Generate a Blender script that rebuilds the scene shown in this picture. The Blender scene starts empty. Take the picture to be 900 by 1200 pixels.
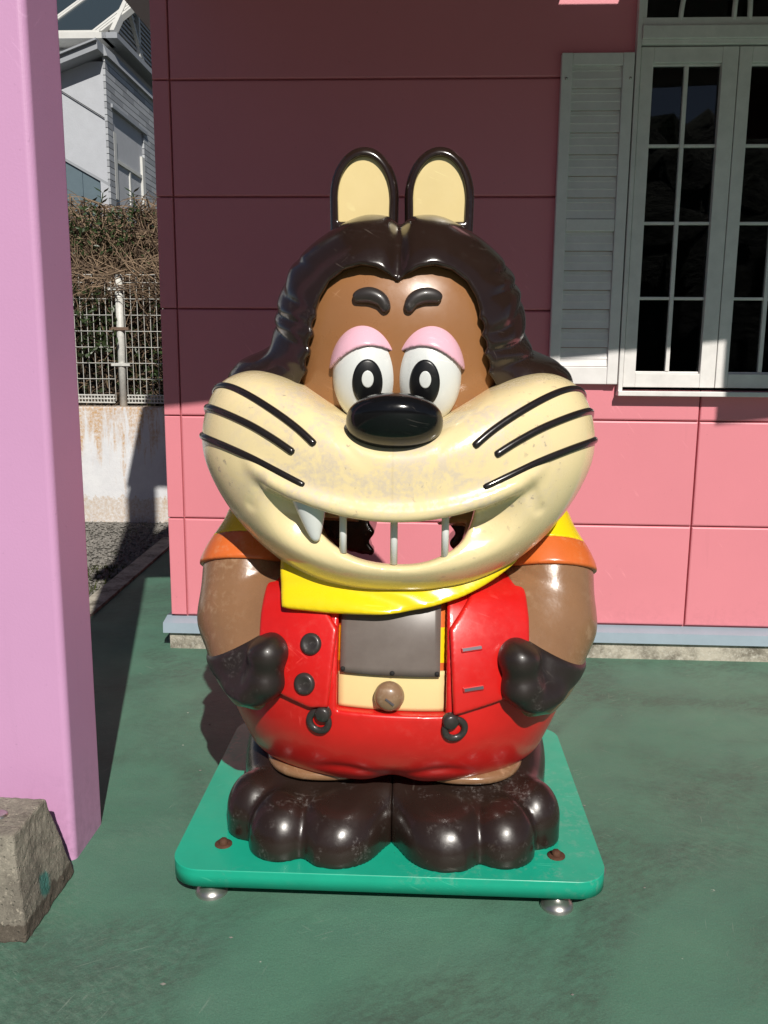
import bpy, bmesh, math, random
import numpy as np
from mathutils import Vector, Matrix
R_ = math.radians
sc = bpy.context.scene
COL = sc.collection
rng = np.random.default_rng(7)
random.seed(7)

# ------------------------------------------------------------------ camera
CAMZ, PITCH, ROLL, FPX = 1.30, R_(10.118), R_(0.467), 1005.0
cd = bpy.data.cameras.new('camera'); cam = bpy.data.objects.new('camera', cd); COL.objects.link(cam)
cp, sp = math.cos(PITCH), math.sin(PITCH)
fwd = Vector((0, cp, -sp)); up0 = Vector((0, sp, cp)); rt0 = Vector((1, 0, 0))
rt = math.cos(ROLL)*rt0 + math.sin(ROLL)*up0
up = -math.sin(ROLL)*rt0 + math.cos(ROLL)*up0
m = Matrix((rt, up, -fwd)).transposed().to_4x4(); m.translation = (0, 0, CAMZ)
cam.matrix_world = m
cd.sensor_fit = 'VERTICAL'; cd.sensor_height = 24.0; cd.lens = 24.0*FPX/1200.0
cd.clip_start = 0.05; cd.clip_end = 2000
sc.camera = cam

# ------------------------------------------------------------------ sky, sun, exposure
SUN_AZ, SUN_EL = R_(-12.8), R_(40.5)      # light travels towards SUN_AZ (from +Y, to the left)
w = bpy.data.worlds.new('World'); sc.world = w; w.use_nodes = True
nt = w.node_tree; bg = nt.nodes['Background']
sky = nt.nodes.new('ShaderNodeTexSky'); sky.sky_type = 'NISHITA'; sky.sun_disc = False
sky.sun_elevation = SUN_EL; sky.sun_rotation = math.pi + SUN_AZ
sky.air_density = 0.6; sky.dust_density = 0.3; sky.ozone_density = 1.0
nt.links.new(sky.outputs[0], bg.inputs[0]); bg.inputs[1].default_value = 0.05
sd = bpy.data.lights.new('sun', 'SUN'); sd.energy = 5.0; sd.angle = R_(0.53); sd.color = (1, 0.95, 0.87)
so = bpy.data.objects.new('sun', sd); COL.objects.link(so)
ld = Vector((math.sin(SUN_AZ)*math.cos(SUN_EL), math.cos(SUN_AZ)*math.cos(SUN_EL), -math.sin(SUN_EL)))
so.rotation_euler = ld.to_track_quat('-Z', 'Y').to_euler(); so.location = (2, -4, 8)
vs = sc.view_settings; vs.view_transform = 'Standard'; vs.look = 'None'; vs.exposure = -0.1; vs.gamma = 1.0
vs.use_curve_mapping = False
sc.cycles.max_bounces = 8; sc.cycles.transparent_max_bounces = 12
sc.cycles.use_denoising = True

# ------------------------------------------------------------------ materials
def srgb(r, g, b):
    f = lambda c: (c/255/12.92) if c/255 <= .04045 else ((c/255+.055)/1.055)**2.4
    return (f(r), f(g), f(b), 1)
class NT:
    def __init__(s, name):
        s.m = bpy.data.materials.new(name); s.m.use_nodes = True; s.t = s.m.node_tree
        s.b = s.t.nodes['Principled BSDF']; s.co = None
    def n(s, typ, **kw):
        nd = s.t.nodes.new(typ)
        for k, v in kw.items():
            if hasattr(nd, k): setattr(nd, k, v)
            else: nd.inputs[k.replace('_', ' ')].default_value = v
        return nd
    def l(s, a, b): s.t.links.new(a, b)
    def coord(s):
        if s.co is None: s.co = s.n('ShaderNodeTexCoord').outputs['Object']
        return s.co
    def noise(s, scale, detail=5, rough=.6, vec=None, dist=0):
        nd = s.n('ShaderNodeTexNoise'); nd.inputs['Scale'].default_value = scale
        nd.inputs['Detail'].default_value = detail; nd.inputs['Roughness'].default_value = rough
        nd.inputs['Distortion'].default_value = dist
        s.l(vec or s.coord(), nd.inputs['Vector']); return nd.outputs[0]
    def ramp(s, fac, a, b, ca=(0,0,0,1), cb=(1,1,1,1)):
        r = s.n('ShaderNodeValToRGB'); e = r.color_ramp.elements
        e[0].position, e[1].position = a, b; e[0].color, e[1].color = ca, cb
        s.l(fac, r.inputs[0]); return r.outputs[0]
    def mix(s, fac, a, b, typ='MIX'):
        r = s.n('ShaderNodeMix', data_type='RGBA', blend_type=typ)
        for sock, v in ((r.inputs[0], fac), (r.inputs[6], a), (r.inputs[7], b)):
            if isinstance(v, (tuple, float, int)): sock.default_value = v
            else: s.l(v, sock)
        return r.outputs[2]
    def math(s, op, a, b=0.0, c=None):
        r = s.n('ShaderNodeMath', operation=op)
        for i, v in enumerate((a, b, c)):
            if v is None: continue
            if isinstance(v, (float, int)): r.inputs[i].default_value = v
            else: s.l(v, r.inputs[i])
        return r.outputs[0]
    def bump(s, h, strength, dist=.01):
        b = s.n('ShaderNodeBump'); b.inputs['Strength'].default_value = strength; b.inputs['Distance'].default_value = dist
        s.l(h, b.inputs['Height']); s.l(b.outputs[0], s.b.inputs['Normal'])
    def base(s, c):
        if isinstance(c, tuple): s.b.inputs['Base Color'].default_value = c
        else: s.l(c, s.b.inputs['Base Color'])
    def rough(s, r):
        if isinstance(r, (float, int)): s.b.inputs['Roughness'].default_value = r
        else: s.l(r, s.b.inputs['Roughness'])
    def xyz(s):
        r = s.n('ShaderNodeSeparateXYZ'); s.l(s.coord(), r.inputs[0]); return r.outputs

def scale_col(c, k): return (min(1, c[0]*k), min(1, c[1]*k), min(1, c[2]*k), 1)

def paint(name, c, rough=.22, wear=.12, wearcol=None, speck=0.0, coat=.25, bump=.06):
    """glossy fibreglass paint with faint fading, hairline dirt and scuffed gloss"""
    k = NT(name)
    n1 = k.noise(5, 6, .65); n2 = k.noise(42, 4, .7)
    col = k.mix(k.ramp(n1, .35, .75), c, scale_col(c, 1-wear))
    if wearcol:
        f = k.math('MULTIPLY', k.ramp(n2, .52, .66), k.ramp(k.noise(3.2, 3, .6), .46, .62))
        col = k.mix(k.math('MULTIPLY', f, .75), col, wearcol)
    if speck > 0:
        f = k.math('MULTIPLY', k.ramp(k.noise(110, 4, .75), .50, .62), k.ramp(k.noise(11, 4, .7), .54, .66))
        col = k.mix(k.math('MULTIPLY', f, speck), col, (.22, .20, .19, 1))
    for rot in (.4, 1.9):
        mp = k.n('ShaderNodeMapping', vector_type='TEXTURE'); mp.inputs['Scale'].default_value = (1/3, 1/3, 1/60); mp.inputs['Rotation'].default_value = (rot, rot*.7, .3); k.l(k.coord(), mp.inputs[0])
        sc_ = k.math('MULTIPLY', k.ramp(k.noise(3, 3, .6, mp.outputs[0]), .655, .68), k.ramp(k.noise(6, 3, .6), .54, .62))
        col = k.mix(k.math('MULTIPLY', sc_, .42), col, (min(1, c[0]*1.3+.08), min(1, c[1]*1.3+.07), min(1, c[2]*1.3+.06), 1))
    k.base(col)
    k.rough(k.math('ADD', rough-.04, k.math('MULTIPLY', k.ramp(k.noise(14, 6, .7), .4, .75), .16)))
    k.b.inputs['Coat Weight'].default_value = coat; k.b.inputs['Coat Roughness'].default_value = .12
    k.bump(k.noise(30, 4, .55), bump, .004)
    return k.m

M = {}
M['cream'] = None
def muzzle_mat():
    k = NT('cream_paint'); c = (.84, .69, .39, 1)
    col = k.mix(k.ramp(k.noise(4, 5, .6), .35, .75), c, (.80, .65, .36, 1))
    x, y, z = k.xyz()
    # scuffed, chalky patches across the front of the snout
    zone = k.math('MULTIPLY', k.ramp(k.math('ABSOLUTE', x), .22, .42, (1,1,1,1), (0,0,0,1)),
                  k.ramp(z, .93, 1.0))
    p = k.math('MULTIPLY', k.ramp(k.noise(8, 10, .75, dist=.5), .475, .54), k.ramp(k.noise(70, 3, .7), .36, .58))
    col = k.mix(k.math('MULTIPLY', k.math('MULTIPLY', p, zone), .65), col, (.58, .50, .43, 1))
    f2 = k.math('MULTIPLY', k.ramp(k.noise(60, 3, .6), .63, .68), k.ramp(k.noise(7, 3, .6), .52, .62))
    col = k.mix(k.math('MULTIPLY', f2, .6), col, (.33, .27, .22, 1))
    # fine vertical mould seam under the nose
    seam = k.math('MULTIPLY', k.ramp(k.math('ABSOLUTE', k.math('ADD', x, k.math('MULTIPLY', k.noise(20), .004))), .002, .004, (1,1,1,1), (0,0,0,1)), k.ramp(z, .96, 1.02))
    col = k.mix(k.math('MULTIPLY', seam, .25), col, (.5, .38, .18, 1))
    k.base(col)
    k.rough(k.math('ADD', .17, k.math('MULTIPLY', p, .22)))
    k.b.inputs['Coat Weight'].default_value = .3; k.b.inputs['Coat Roughness'].default_value = .1
    k.bump(k.noise(26, 4, .55), .06, .004)
    return k.m
M['cream'] = muzzle_mat()
M['cream2'] = paint('cream_ear_paint', (.80, .64, .31, 1), .35, .08)
M['hair'] = paint('dark_brown_paint', (.022, .012, .009, 1), .2, .2, speck=.1)
M['foot'] = paint('dark_brown_foot_paint', (.023, .013, .010, 1), .30, .2, speck=.4, bump=.14, coat=.25)
M['glove'] = paint('glove_paint', (.022, .015, .013, 1), .42, .2, speck=.35, bump=.2, coat=.1)
M['face'] = paint('tan_face_paint', (.32, .145, .056, 1), .3, .1)
M['arm'] = paint('tan_arm_paint', (.265, .138, .069, 1), .27, .2, wearcol=(.36, .225, .135, 1), bump=.28)
M['red'] = paint('red_paint', (.66, .012, .010, 1), .33, .2, wearcol=(.64, .03, .025, 1), bump=.08)
M['orange'] = paint('orange_paint', (.68, .15, .030, 1), .3, .15, wearcol=(.68, .24, .10, 1))
M['yellow'] = paint('yellow_paint', (.86, .64, .008, 1), .25, .06)
M['black'] = paint('black_paint', (.006, .006, .007, 1), .16, .1, coat=.0, bump=.04); M['black'].node_tree.nodes['Principled BSDF'].inputs['Specular IOR Level'].default_value = .35
M['whisker'] = paint('whisker_paint', (.016, .012, .011, 1), .22, .1)
M['white'] = paint('eye_white_paint', (.74, .76, .74, 1), .3, .07, speck=.12)
M['pupil'] = paint('pupil_paint', (.006, .006, .007, 1), .35, .1, coat=0)
M['pink'] = paint('eyelid_pink_paint', (.84, .48, .58, 1), .26, .06)
M['green'] = paint('plate_green_paint', (.010, .40, .255, 1), .42, .16, wearcol=(.10, .38, .27, 1), coat=.05, bump=.1)
M['button'] = paint('button_paint', (.035, .028, .026, 1), .4, .2, speck=.5)
M['knob'] = paint('knob_paint', (.27, .16, .09, 1), .35, .2, wearcol=(.36, .25, .17, 1))
M['bar'] = paint('bar_paint', (.76, .77, .76, 1), .4, .1)

def simple(name, c, rough=.5, metal=0, bumps=None, var=.15, vs_=8):
    k = NT(name); col = k.mix(k.ramp(k.noise(vs_, 6, .65), .3, .75), c, scale_col(c, 1-var)); k.base(col); k.rough(rough)
    k.b.inputs['Metallic'].default_value = metal
    if bumps: k.bump(k.noise(bumps[0], 5, .6), bumps[1], bumps[2])
    return k.m
M['steel'] = simple('worn_steel', (.52, .50, .47, 1), .32, .9)
M['rust'] = simple('rusty_bolt', (.13, .055, .03, 1), .8, .3, (120, .5, .004), .5, 60)
M['dark'] = simple('dark_void', (.012, .011, .011, 1), .8)
M['slot'] = simple('slot_metal', (.20, .17, .19, 1), .4, .6)

def wall_mat(name, c, rough=.38, dirt=.25):
    k = NT(name)
    col = k.mix(k.ramp(k.noise(1.6, 6, .6), .35, .75), c, scale_col(c, .94))
    x, y, z = k.xyz()
    st = k.n('ShaderNodeMapping'); st.inputs['Scale'].default_value = (16, 16, 1.2); k.l(k.coord(), st.inputs[0])
    f = k.ramp(k.noise(1.2, 6, .7, st.outputs[0]), .60, .85)
    col = k.mix(k.math('MULTIPLY', f, dirt), col, scale_col(c, .62))
    f2 = k.ramp(k.noise(55, 2, .5), .71, .76)
    col = k.mix(k.math('MULTIPLY', f2, .25), col, scale_col(c, .5))
    oi = k.n('ShaderNodeObjectInfo').outputs['Random']
    col = k.mix(k.math('MULTIPLY', oi, .9), col, k.mix(.10, col, scale_col(c, .55)))
    # grazes and chalky rub marks
    mg = k.n('ShaderNodeMapping', vector_type='TEXTURE'); mg.inputs['Scale'].default_value = (.25, .25, .02); mg.inputs['Rotation'].default_value = (.5, .9, 0); k.l(k.coord(), mg.inputs[0])
    gz = k.math('MULTIPLY', k.ramp(k.noise(2, 4, .6, mg.outputs[0]), .64, .67), k.ramp(k.noise(1.7, 3, .6), .55, .62))
    col = k.mix(k.math('MULTIPLY', gz, .35), col, (min(1, c[0]*1.1+.1), min(1, c[1]*1.1+.1), min(1, c[2]*1.1+.1), 1))
    # splashed dirt low on the wall
    low = k.ramp(k.math('ADD', z, k.math('MULTIPLY', k.noise(6, 7, .75), .5)), .22, .50, (1,1,1,1), (0,0,0,1))
    col = k.mix(k.math('MULTIPLY', k.math('MULTIPLY', low, k.ramp(k.noise(34, 6, .8), .42, .62)), .5), col, scale_col(c, .5))
    k.base(col); k.rough(k.math('ADD', rough, k.math('MULTIPLY', k.noise(7), .12)))
    k.bump(k.math('ADD', k.noise(140, 3, .6), k.math('MULTIPLY', k.noise(5, 2), .8)), .10, .004)
    return k.m
M['siding'] = wall_mat('pink_siding', (.77, .252, .30, 1))
M['pillar'] = wall_mat('lilac_pillar_paint', (.63, .33, .555, 1), .42, .18)
M['soffit'] = wall_mat('canopy_paint', (.13, .085, .085, 1), .6)
M['joint'] = simple('joint_sealant', (.50, .15, .17, 1), .8)
M['flash'] = simple('blue_grey_flashing', (.33, .41, .48, 1), .45, 0, (40, .1, .003), .12)
def found_mat():
    k = NT('old_concrete'); c = (.50, .46, .38, 1)
    col = k.mix(k.ramp(k.noise(7, 8, .75), .42, .62), c, (.16, .14, .11, 1))
    col = k.mix(k.ramp(k.noise(60, 4, .7), .5, .75), col, (.58, .55, .48, 1)); k.base(col); k.rough(.9)
    k.bump(k.noise(70, 5, .7), .5, .006); return k.m
M['found'] = found_mat()
def block_mat():
    k = NT('weathered_concrete_block')
    col = k.mix(k.ramp(k.noise(8, 8, .72), .36, .66), (.33, .30, .245, 1), (.115, .10, .082, 1))
    col = k.mix(k.math('MULTIPLY', k.ramp(k.noise(110, 3, .7), .56, .68), .7), col, (.46, .41, .33, 1))
    x, y, z = k.xyz()
    edge = k.math('ADD', z, k.math('MULTIPLY', k.noise(14, 5, .7), -.07))
    col = k.mix(k.ramp(edge, -.075, -.050, (.7,.7,.7,1), (0,0,0,1)), col, (.045, .030, .020, 1))
    vo = k.n('ShaderNodeVectorMath', operation='DISTANCE'); k.l(k.coord(), vo.inputs[0]); vo.inputs[1].default_value = (.128, -.01, .065)
    blot = k.math('ADD', vo.outputs['Value'], k.math('MULTIPLY', k.noise(60, 4, .7), .03))
    col = k.mix(k.ramp(blot, .036, .046, (.85,.85,.85,1), (0,0,0,1)), col, (.02, .17, .15, 1))
    k.base(col); k.rough(.95)
    pits = k.n('ShaderNodeTexVoronoi'); pits.inputs['Scale'].default_value = 75; k.l(k.coord(), pits.inputs['Vector'])
    h = k.math('ADD', k.math('MULTIPLY', k.ramp(pits.outputs[0], .05, .25), .5), k.noise(60, 6, .75))
    k.bump(h, .8, .008); return k.m
M['block'] = block_mat()
M['wood'] = simple('off_white_window_paint', (.83, .80, .78, 1), .45, 0, (60, .08, .003), .18, 14)
M['shutter'] = simple('off_white_shutter_plastic', (.84, .81, .80, 1), .42, 0, (30, .05, .003), .15, 12)
def glass_mat(name, tint):
    k = NT(name); t = k.t; o = t.nodes['Material Output']
    tr = k.n('ShaderNodeBsdfTransparent'); tr.inputs[0].default_value = tint
    gl = k.n('ShaderNodeBsdfGlossy'); gl.inputs['Roughness'].default_value = .015
    fr = k.n('ShaderNodeFresnel'); fr.inputs[0].default_value = 1.5
    mx = k.n('ShaderNodeMixShader'); k.l(fr.outputs[0], mx.inputs[0]); k.l(tr.outputs[0], mx.inputs[1]); k.l(gl.outputs[0], mx.inputs[2])
    k.l(mx.outputs[0], o.inputs[0]); t.nodes.remove(k.b); return k.m
M['glass'] = glass_mat('window_glass', (.62, .64, .63, 1))
M['room'] = simple('dim_interior', (.055, .045, .045, 1), .8)

def floor_mat():
    k = NT('green_floor_paint')
    def mp(sx, sy, rot, off=0):
        m_ = k.n('ShaderNodeMapping', vector_type='TEXTURE'); m_.inputs['Scale'].default_value = (1/sx, 1/sy, 1); m_.inputs['Rotation'].default_value = (0, 0, rot); m_.inputs['Location'].default_value = (off, off*.7, 0)
        k.l(k.coord(), m_.inputs[0]); return m_.outputs[0]
    mul = lambda a, b: k.math('MULTIPLY', a, b)
    col = k.mix(k.ramp(k.noise(.9, 8, .62), .36, .66), (.072, .192, .130, 1), (.112, .240, .168, 1))
    col = k.mix(mul(k.ramp(k.noise(4.5, 10, .72, mp(1, 1.3, .3, 4)), .42, .66), .55), col, (.084, .180, .136, 1))
    # rubbed, dirty patches: broad mask broken up by crisp grain
    for i, (sc1, rot, off, fac) in enumerate(((1.15, .55, 3.1, .58), (.85, -.25, 9.4, .36))):
        A = k.ramp(k.noise(sc1, 3, .55, mp(1, 1.25, rot, off), .9), .46, .60)
        B = k.ramp(k.noise(26, 14, .82, mp(1, 2.0, rot, off)), .43, .58)
        soft = k.ramp(k.noise(7, 6, .7, mp(1, 1.6, rot, off)), .38, .62)
        col = k.mix(mul(mul(A, k.math('ADD', mul(B, .6), mul(soft, .4))), fac), col, (.048, .052, .044, 1))
    # pale scuffs
    A = k.ramp(k.noise(1.5, 4, .6, mp(1, 1, .2, 21), .6), .52, .66)
    col = k.mix(mul(mul(A, k.ramp(k.noise(30, 12, .8, mp(1, 2.4, -.6, 2)), .46, .62)), .5), col, (.17, .26, .20, 1))
    for rot, off in ((.45, 5), (-.7, 12), (1.3, 31)):
        scr = k.ramp(k.noise(2.2, 4, .6, mp(4, 55, rot, off)), .635, .665)
        msk = k.ramp(k.noise(2.6, 3, .6, mp(1, 1, 0, off)), .56, .64)
        col = k.mix(mul(mul(scr, msk), .35), col, (.30, .36, .30, 1))
    # white chips
    for sc1, th in ((3.2, .030), (7.5, .035)):
        vo = k.n('ShaderNodeTexVoronoi'); vo.inputs['Scale'].default_value = sc1; k.l(k.coord(), vo.inputs['Vector'])
        ch = k.ramp(k.math('ADD', vo.outputs[0], mul(k.noise(120, 3), .05)), th+.010, th+.016, (1,1,1,1), (0,0,0,1))
        col = k.mix(mul(ch, k.ramp(k.noise(1.9, 2, .5, mp(1, 1, 0, sc1)), .46, .5)), col, (.55, .55, .48, 1))
    gr = k.ramp(k.noise(260, 3, .7), .3, .7, (.82, .82, .82, 1), (1.12, 1.12, 1.12, 1))
    col = k.mix(1.0, col, gr, 'MULTIPLY')
    k.base(col)
    k.rough(k.math('ADD', .45, mul(k.noise(5, 8, .75), .35)))
    k.bump(k.math('ADD', k.noise(11, 12, .78), mul(k.noise(150, 5, .75), .35)), .35, .012)
    return k.m
M['floor'] = floor_mat()
def ground_mat():
    k = NT('grey_ground')
    col = k.mix(k.ramp(k.noise(60, 5, .8), .35, .65), (.08, .075, .065, 1), (.20, .19, .17, 1))
    col = k.mix(k.ramp(k.noise(3, 6, .7), .52, .66), col, (.05, .06, .025, 1))
    k.base(col); k.rough(.95); k.bump(k.noise(90, 5, .8), .7, .02); return k.m
M['ground'] = ground_mat()
M['stone'] = simple('gravel_stone', (.27, .255, .23, 1), .9, 0, None, .6, 30)
M['moss'] = simple('moss', (.07, .085, .015, 1), 1, 0, (120, .8, .02), .5, 30)
def retwall_mat():
    k = NT('white_wall_rust')
    x, y, z = k.xyz()
    col = k.mix(k.ramp(k.noise(5, 6, .7), .4, .75), (.74, .75, .77, 1), (.62, .63, .66, 1))
    st = k.n('ShaderNodeMapping'); st.inputs['Scale'].default_value = (9, 9, 1.3); k.l(k.coord(), st.inputs[0])
    top = k.ramp(z, .30, .92)
    drip = k.ramp(k.math('ADD', k.noise(1.5, 6, .7, st.outputs[0]), k.math('MULTIPLY', top, .26)), .60, .74)
    sp = k.ramp(k.noise(40, 6, .8), .35, .6)
    col = k.mix(k.math('MULTIPLY', k.math('MULTIPLY', drip, sp), .9), col, (.52, .27, .055, 1))
    foot = k.ramp(k.math('ADD', z, k.math('MULTIPLY', k.noise(16, 6, .75), -.34)), -.17, -.02, (1,1,1,1), (0,0,0,1))
    col = k.mix(k.math('MULTIPLY', k.math('MULTIPLY', foot, sp), .55), col, (.46, .27, .08, 1))
    k.base(col); k.rough(.85); k.bump(k.noise(50, 5, .7), .3, .01); return k.m
M['retwall'] = retwall_mat()
M['fence'] = simple('white_fence_paint', (.70, .70, .66, 1), .5, 0, None, .35, 30)
M['clamp'] = simple('rusty_clamp', (.20, .13, .09, 1), .8, 0, None, .5, 60)
M['twig'] = simple('dry_twig', (.30, .21, .135, 1), .85, 0, None, .55, 9)
M['twig2'] = simple('dark_twig', (.13, .085, .055, 1), .85, 0, None, .5, 9)
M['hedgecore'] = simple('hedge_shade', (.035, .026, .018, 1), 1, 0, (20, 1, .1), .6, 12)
M['leaf'] = simple('dark_leaf', (.045, .075, .025, 1), .4, 0, None, .6, 9)
M['conifer'] = simple('conifer_leaf', (.030, .048, .022, 1), .7, 0, None, .6, 3)
M['bark'] = simple('bark', (.10, .07, .05, 1), .9)
M['stucco'] = simple('pale_stucco', (.50, .52, .56, 1), .8, 0, (60, .25, .01), .1)
M['hwhite'] = simple('house_trim_white', (.66, .66, .63, 1), .5, 0, None, .1)
M['hgrey'] = simple('house_flashing', (.34, .36, .39, 1), .5, 0, None, .12)
M['hsid'] = simple('house_siding', (.46, .48, .51, 1), .6, 0, None, .15, 2)
M['hsid2'] = simple('house_siding_darker', (.34, .355, .38, 1), .6, 0, None, .15, 2)
M['hlouver'] = simple('house_louver', (.45, .46, .46, 1), .5)
M['hglass'] = NT('house_roof_glass').m
_b = M['hglass'].node_tree.nodes['Principled BSDF']; _b.inputs['Base Color'].default_value = (.035, .05, .062, 1); _b.inputs['Roughness'].default_value = .25
M['railglass'] = simple('railing_glass', (.14, .19, .22, 1), .2)
M['hill'] = simple('wooded_hill', (.030, .042, .020, 1), 1, 0, (1.2, 1, .6), .6, .6)

# ------------------------------------------------------------------ object helpers
def link(name, me, mat, parent=None, smooth=False):
    o = bpy.data.objects.new(name, me); COL.objects.link(o)
    if mat is not None and not me.materials: me.materials.append(M[mat] if isinstance(mat, str) else mat)
    if parent: o.parent = parent
    if smooth: me.polygons.foreach_set('use_smooth', np.ones(len(me.polygons), bool)); me.update()
    return o
def mesh(name, v, f, mat, parent=None, smooth=False):
    me = bpy.data.meshes.new(name); me.from_pydata([tuple(p) for p in v], [], [tuple(q) for q in f]); me.update()
    return link(name, me, mat, parent, smooth)
def quadmesh(name, v, q, mat, parent=None, smooth=True):
    me = bpy.data.meshes.new(name); v = np.asarray(v, np.float32); q = np.asarray(q, np.int32)
    me.vertices.add(len(v)); me.vertices.foreach_set('co', v.ravel())
    me.loops.add(q.size); me.loops.foreach_set('vertex_index', q.ravel())
    me.polygons.add(len(q)); me.polygons.foreach_set('loop_start', np.arange(0, q.size, q.shape[1], dtype=np.int32))
    me.update(calc_edges=True); me.validate()
    return link(name, me, mat, parent, smooth)
def empty(name, loc=(0, 0, 0), rz=0, **p):
    o = bpy.data.objects.new(name, None); COL.objects.link(o); o.location = loc; o.rotation_euler = (0, 0, rz)
    o.empty_display_size = .1
    for k, v in p.items(): o[k] = v
    return o
def tag(o, **p):
    for k, v in p.items(): o[k] = v
    return o
def bm_obj(name, bm, mat, parent=None, smooth=False):
    me = bpy.data.meshes.new(name); bm.normal_update(); bm.to_mesh(me); bm.free(); return link(name, me, mat, parent, smooth)
def add_box(bm, a, b, bev=0):
    vs_ = [bm.verts.new((x, y, z)) for x in (a[0], b[0]) for y in (a[1], b[1]) for z in (a[2], b[2])]
    fs = [bm.faces.new([vs_[i] for i in q]) for q in ((0,1,3,2), (4,6,7,5), (0,4,5,1), (2,3,7,6), (0,2,6,4), (1,5,7,3))]
    if bev:
        es = list({e for f in fs for e in f.edges})
        bmesh.ops.bevel(bm, geom=es, offset=bev, segments=2, profile=.6, affect='EDGES')
def box(name, a, b, mat, parent=None, bev=0):
    bm = bmesh.new(); add_box(bm, a, b, bev); return bm_obj(name, bm, mat, parent)
def prism(name, pts, y0, y1, mat, parent=None, bev=0, segs=2):
    """polygon in (x,z), extruded from y0 to y1 (y0 is the front)"""
    bm = bmesh.new()
    fr = [bm.verts.new((p[0], y0, p[1])) for p in pts]; bk = [bm.verts.new((p[0], y1, p[1])) for p in pts]
    ff = bm.faces.new(fr); bm.faces.new(bk[::-1])
    n = len(pts)
    for i in range(n): bm.faces.new((fr[i], bk[i], bk[(i+1) % n], fr[(i+1) % n]))
    bmesh.ops.recalc_face_normals(bm, faces=bm.faces)
    if bev: bmesh.ops.bevel(bm, geom=list(ff.edges), offset=bev, segments=segs, profile=.5, affect='EDGES')
    return bm_obj(name, bm, mat, parent)
def tube_geo(P, r, ns=8, cap=True):
    P = np.asarray(P, float); n = len(P); r = np.broadcast_to(np.asarray(r, float), (n,))
    T = np.gradient(P, axis=0); T /= np.linalg.norm(T, axis=1)[:, None]+1e-12
    a = np.cross(T[0], (0.3, .5, .8)); a /= np.linalg.norm(a); V = []
    for i in range(n):
        a = a-T[i]*(a@T[i]); a /= np.linalg.norm(a); b = np.cross(T[i], a)
        for k in range(ns):
            t = 2*math.pi*k/ns; V.append(P[i]+r[i]*(math.cos(t)*a+math.sin(t)*b))
    F = [(i*ns+k, i*ns+(k+1) % ns, (i+1)*ns+(k+1) % ns, (i+1)*ns+k) for i in range(n-1) for k in range(ns)]
    if cap: F.append(tuple(range(ns))[::-1]); F.append(tuple((n-1)*ns+k for k in range(ns)))
    return V, F
def tube(name, P, r, mat, parent=None, ns=12):
    v, f = tube_geo(P, r, ns); return mesh(name, v, f, mat, parent, True)
def lathe(name, prof, mat, parent=None, ns=32, loc=(0,0,0), axis='Z'):
    V = []; F = []
    for (r, z) in prof:
        for k in range(ns):
            t = 2*math.pi*k/ns; p = (r*math.cos(t), r*math.sin(t), z)
            if axis == 'Y': p = (r*math.cos(t), -z, r*math.sin(t))
            V.append((p[0]+loc[0], p[1]+loc[1], p[2]+loc[2]))
    for i in range(len(prof)-1):
        for k in range(ns): F.append((i*ns+k, i*ns+(k+1) % ns, (i+1)*ns+(k+1) % ns, (i+1)*ns+k))
    F.append(tuple((len(prof)-1)*ns+k for k in range(ns)))
    return mesh(name, V, F, mat, parent, True)

# ------------------------------------------------------------------ implicit-surface modelling
def smin(a, b, k):
    h = np.clip(.5+.5*(b-a)/k, 0, 1); return b*(1-h)+a*h-k*h*(1-h)
def smax(a, b, k): return -smin(-a, -b, k)
def sst(a, b, t):
    u = np.clip((t-a)/(b-a), 0, 1); return u*u*(3-2*u)
def ell(x, y, z, c, r):
    X, Y, Z = (x-c[0])/r[0], (y-c[1])/r[1], (z-c[2])/r[2]
    k0 = np.sqrt(X*X+Y*Y+Z*Z)+1e-9; k1 = np.sqrt((X/r[0])**2+(Y/r[1])**2+(Z/r[2])**2)+1e-9
    return k0*(k0-1)/k1
def sell(x, y, z, c, r, p):
    k = (np.abs((x-c[0])/r[0])**p+np.abs((y-c[1])/r[1])**p+np.abs((z-c[2])/r[2])**p)**(1/p); return (k-1)*(r[0] if np.ndim(r[2]) else min(r))
def cap(x, y, z, a, b, ra, rb):
    d = [b[i]-a[i] for i in range(3)]; L = sum(q*q for q in d)
    t = np.clip(((x-a[0])*d[0]+(y-a[1])*d[1]+(z-a[2])*d[2])/L, 0, 1)
    return np.sqrt((x-a[0]-t*d[0])**2+(y-a[1]-t*d[1])**2+(z-a[2]-t*d[2])**2)-(ra+(rb-ra)*t)
def chain(x, y, z, pts, k=.03):
    r = None
    for (a, ra), (b, rb) in zip(pts[:-1], pts[1:]):
        c = cap(x, y, z, a, b, ra, rb); r = c if r is None else smin(r, c, k)
    return r
def spoly(x, z, pts):
    """signed distance to a polygon in the x,z plane (negative inside)"""
    x = np.asarray(x, float); z = np.asarray(z, float)
    sh = np.broadcast(x, z).shape; d = np.full(sh, 1e9); inside = np.zeros(sh, bool)
    n = len(pts)
    for i in range(n):
        (ax, az), (bx, bz) = pts[i], pts[(i+1) % n]; ex, ez = bx-ax, bz-az
        t = np.clip(((x-ax)*ex+(z-az)*ez)/(ex*ex+ez*ez+1e-12), 0, 1)
        d = np.minimum(d, (x-ax-t*ex)**2+(z-az-t*ez)**2)
        if az != bz: inside ^= ((az > z) != (bz > z)) & (x < (bx-ax)*(z-az)/(bz-az)+ax)
    return np.where(inside, -1, 1)*np.sqrt(d)
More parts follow.
